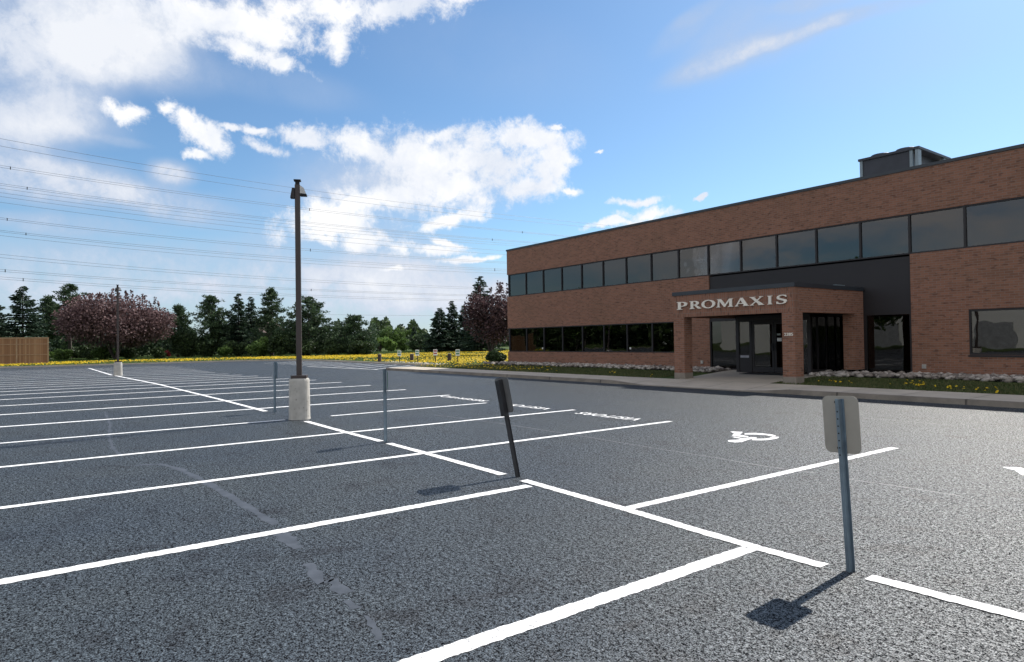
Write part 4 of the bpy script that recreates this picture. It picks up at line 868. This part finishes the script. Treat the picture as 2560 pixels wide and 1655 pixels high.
k = inpoly(P, [(-42, 23.4), (-63, 23.4), (-69.2, 21.9), (-71.3, 18), (-71.3, -8), (-82, -25), (-84, 10), (-82, 38), (-92, 72), (-50, 72), (-38, 30), (-38, 24.4)])
P = P[k]; P = P[(P[:, 1] > -2) | (RNG.uniform(0, 1, len(P)) < .35)]; dens = .54+.48*np.sin(P[:, 0]*.21+1)*np.sin(P[:, 1]*.17)+.25*np.sin(P[:, 1]*.63); P = P[RNG.uniform(0, 1, len(P)) < dens+.15]
flowers('dandelion_field', P, .14, .052, L_YEL, 'dense yellow dandelions covering the far lawn')
n = 260; P = np.stack([RNG.uniform(-37, -26, n), 19.7+RNG.uniform(0, 1, n)**1.2*2.8], 1)
P2 = np.concatenate([RNG.normal((cx, cy), (s1, .22), (m_, 2)) for cx, cy, s1, m_ in ((-10.6, 20.3, .35, 8), (-8.2, 20.5, .45, 18), (-8.6, 21.2, .3, 6), (-6.9, 20.1, .45, 14), (-20.5, 20.3, .6, 5), (-17.9, 20.1, .2, 2), (-24.4, 20.2, .5, 6), (-28, 20.5, 1., 12))])
P = np.concatenate([P, P2]); flowers('dandelions', P, LZ(P[:, 1]), .035, L_YEL, 'scattered dandelions in the grass strip by the building')
# river stones along the wall
def stones(regs, size, name, label):
    base = bmesh.new(); bmesh.ops.create_icosphere(base, subdivisions=1, radius=1); bv = np.array([list(v.co) for v in base.verts]); bf = np.array([[v.index for v in f_.verts] for f_ in base.faces]); base.free()
    Ps = np.concatenate([np.stack([RNG.uniform(x0, x1, m_), RNG.uniform(y0, y1, m_)], 1) for x0, x1, y0, y1, m_ in regs]); n = len(Ps)
    s_ = size*RNG.uniform(.55, 1.35, (n, 1, 1))*np.array([1.25, .95, .62])[None, None]; ang_ = RNG.uniform(0, 3.14, n); V = bv[None]*s_*(1+RNG.normal(0, .13, (n, len(bv), 1)))
    ca, sa = np.cos(ang_)[:, None], np.sin(ang_)[:, None]; X = V[:, :, 0]*ca-V[:, :, 1]*sa; Y = V[:, :, 0]*sa+V[:, :, 1]*ca
    lay = RNG.uniform(0, .09, n)
    V = np.stack([X+Ps[:, :1], Y+Ps[:, 1:], V[:, :, 2]+(LZ(Ps[:, 1])+.02+lay)[:, None]], 2)
    f_ = bf[None]+np.arange(n)[:, None, None]*len(bv); o = fast_mesh(name, V, f_, STONE, None, True); return tag(o, label, 'stones', kind='stuff')
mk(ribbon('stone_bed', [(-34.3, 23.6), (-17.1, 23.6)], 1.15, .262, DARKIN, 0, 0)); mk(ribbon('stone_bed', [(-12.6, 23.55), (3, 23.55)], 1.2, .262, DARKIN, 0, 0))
stones([(-34.3, -18.0, 23.05, 24.15, 1700), (-18.0, -16.9, 22.6, 24.1, 170), (-12.6, -11.4, 22.6, 23.9, 190), (-11.4, 3, 22.95, 24.15, 1500)], .088, 'river_stones', 'strip of rounded grey river stones along the foot of the brick wall')

# ------------------------------------------------------------ power lines
WIRES = [  # each bundle: list of (y at x=0, 700, 1262), then spacer x positions
 (((346.2,464.6,537.0),(364.7,479.3,547.5)), ()),
 (((413.2,512.2,575.0),(418.2,516.6,577.5)), (26, 774, 1306)),
 (((458.4,547.5,600.0),(462.8,551.0,602.5)), (68, 747, 1231)),
 (((470.5,557.7,608),(481.3,566.6,613)), ()),
 (((491,577.4,627),(505.4,590,636.6)), ()),
 (((543.9,616.5,655),(548,621,658)), (18, 776)),
 (((575.4,641.5,673),(579.2,646,677)), (65, 750, 1237)),
 (((588.6,653.8,684),), ()),
 (((635.6,694.4,721),(643.8,699.7,725)), ()),
 (((673.2,719.4,739),(678.2,722.8,742)), (13, 778)),
 (((692,734.5,751),(697.3,739,754)), (58, 753)),
 (((772,785,790.5),), ())]
WIRE = simple('cable_grey', (.09, .10, .12), .6)
nm = ['topmost pair of thin power cables crossing the sky', 'second pair of power cables from the top with small dark spacers', 'third pair of power cables with spacers above the four thin cables', 'upper two of the four thin plain cables at mid sky', 'lower two of the four thin plain cables at mid sky', 'pair of power cables with spacers just below the plain cables', 'close pair of power cables with spacers in the lower sky', 'single thin cable just under the close pair', 'plain pair of cables low in the sky above the tree tops', 'second lowest pair of cables, with spacers, over the trees', 'lowest pair of cables with spacers just over the tree tops', 'faintest single cable low over the far clearing']
wdir = Vector((-.30, .954, 0)).normalized()          # the line runs away to the right
for (ws, sp), lb in zip(WIRES, nm):
    y0 = ws[0][0]; el = (872-y0)/FPX; Dh = min(420, 33/max(el*.77, .01)) if y0 < 760 else 420
    p0 = ray(0, 872); p0 = Vector((p0.x, p0.y, 0)).normalized()*Dh; nrm = Vector((wdir.y, -wdir.x, 0)); kk = p0.dot(nrm)
    def wp(x, y): d = ray(x, y); t = kk/Vector((d.x, d.y, 0)).dot(nrm); return Vector((d.x*t, d.y*t, CAM_H+d.z*t))
    r0 = empty('power_cable', p0); tag(r0, lb, 'cable', 'power cables across the sky'); polys = []
    for q in ws:
        cf = np.polyfit([0, 700, 1262], q, 2); fn = (lambda c: (lambda x: float(np.polyval(c, x))))(cf); polys.append(fn)
        pts = [wp(x, fn(x)) for x in range(-160, 1641, 60)]; g = MB(); dm_ = np.mean([p.length for p in pts[:12]])
        g.tube([p-p0 for p in pts], [max(.028, p.length*.00017) for p in pts], 5, False); g.build('wire', WIRE, r0)
    for sx_ in sp:
        a = wp(sx_, polys[0](sx_)-1.); c = wp(sx_, polys[-1](sx_)+1.5); g = MB(); g.tube([a-p0, c-p0], a.length*.00045, 6); g.build('spacer', BLACK, r0)
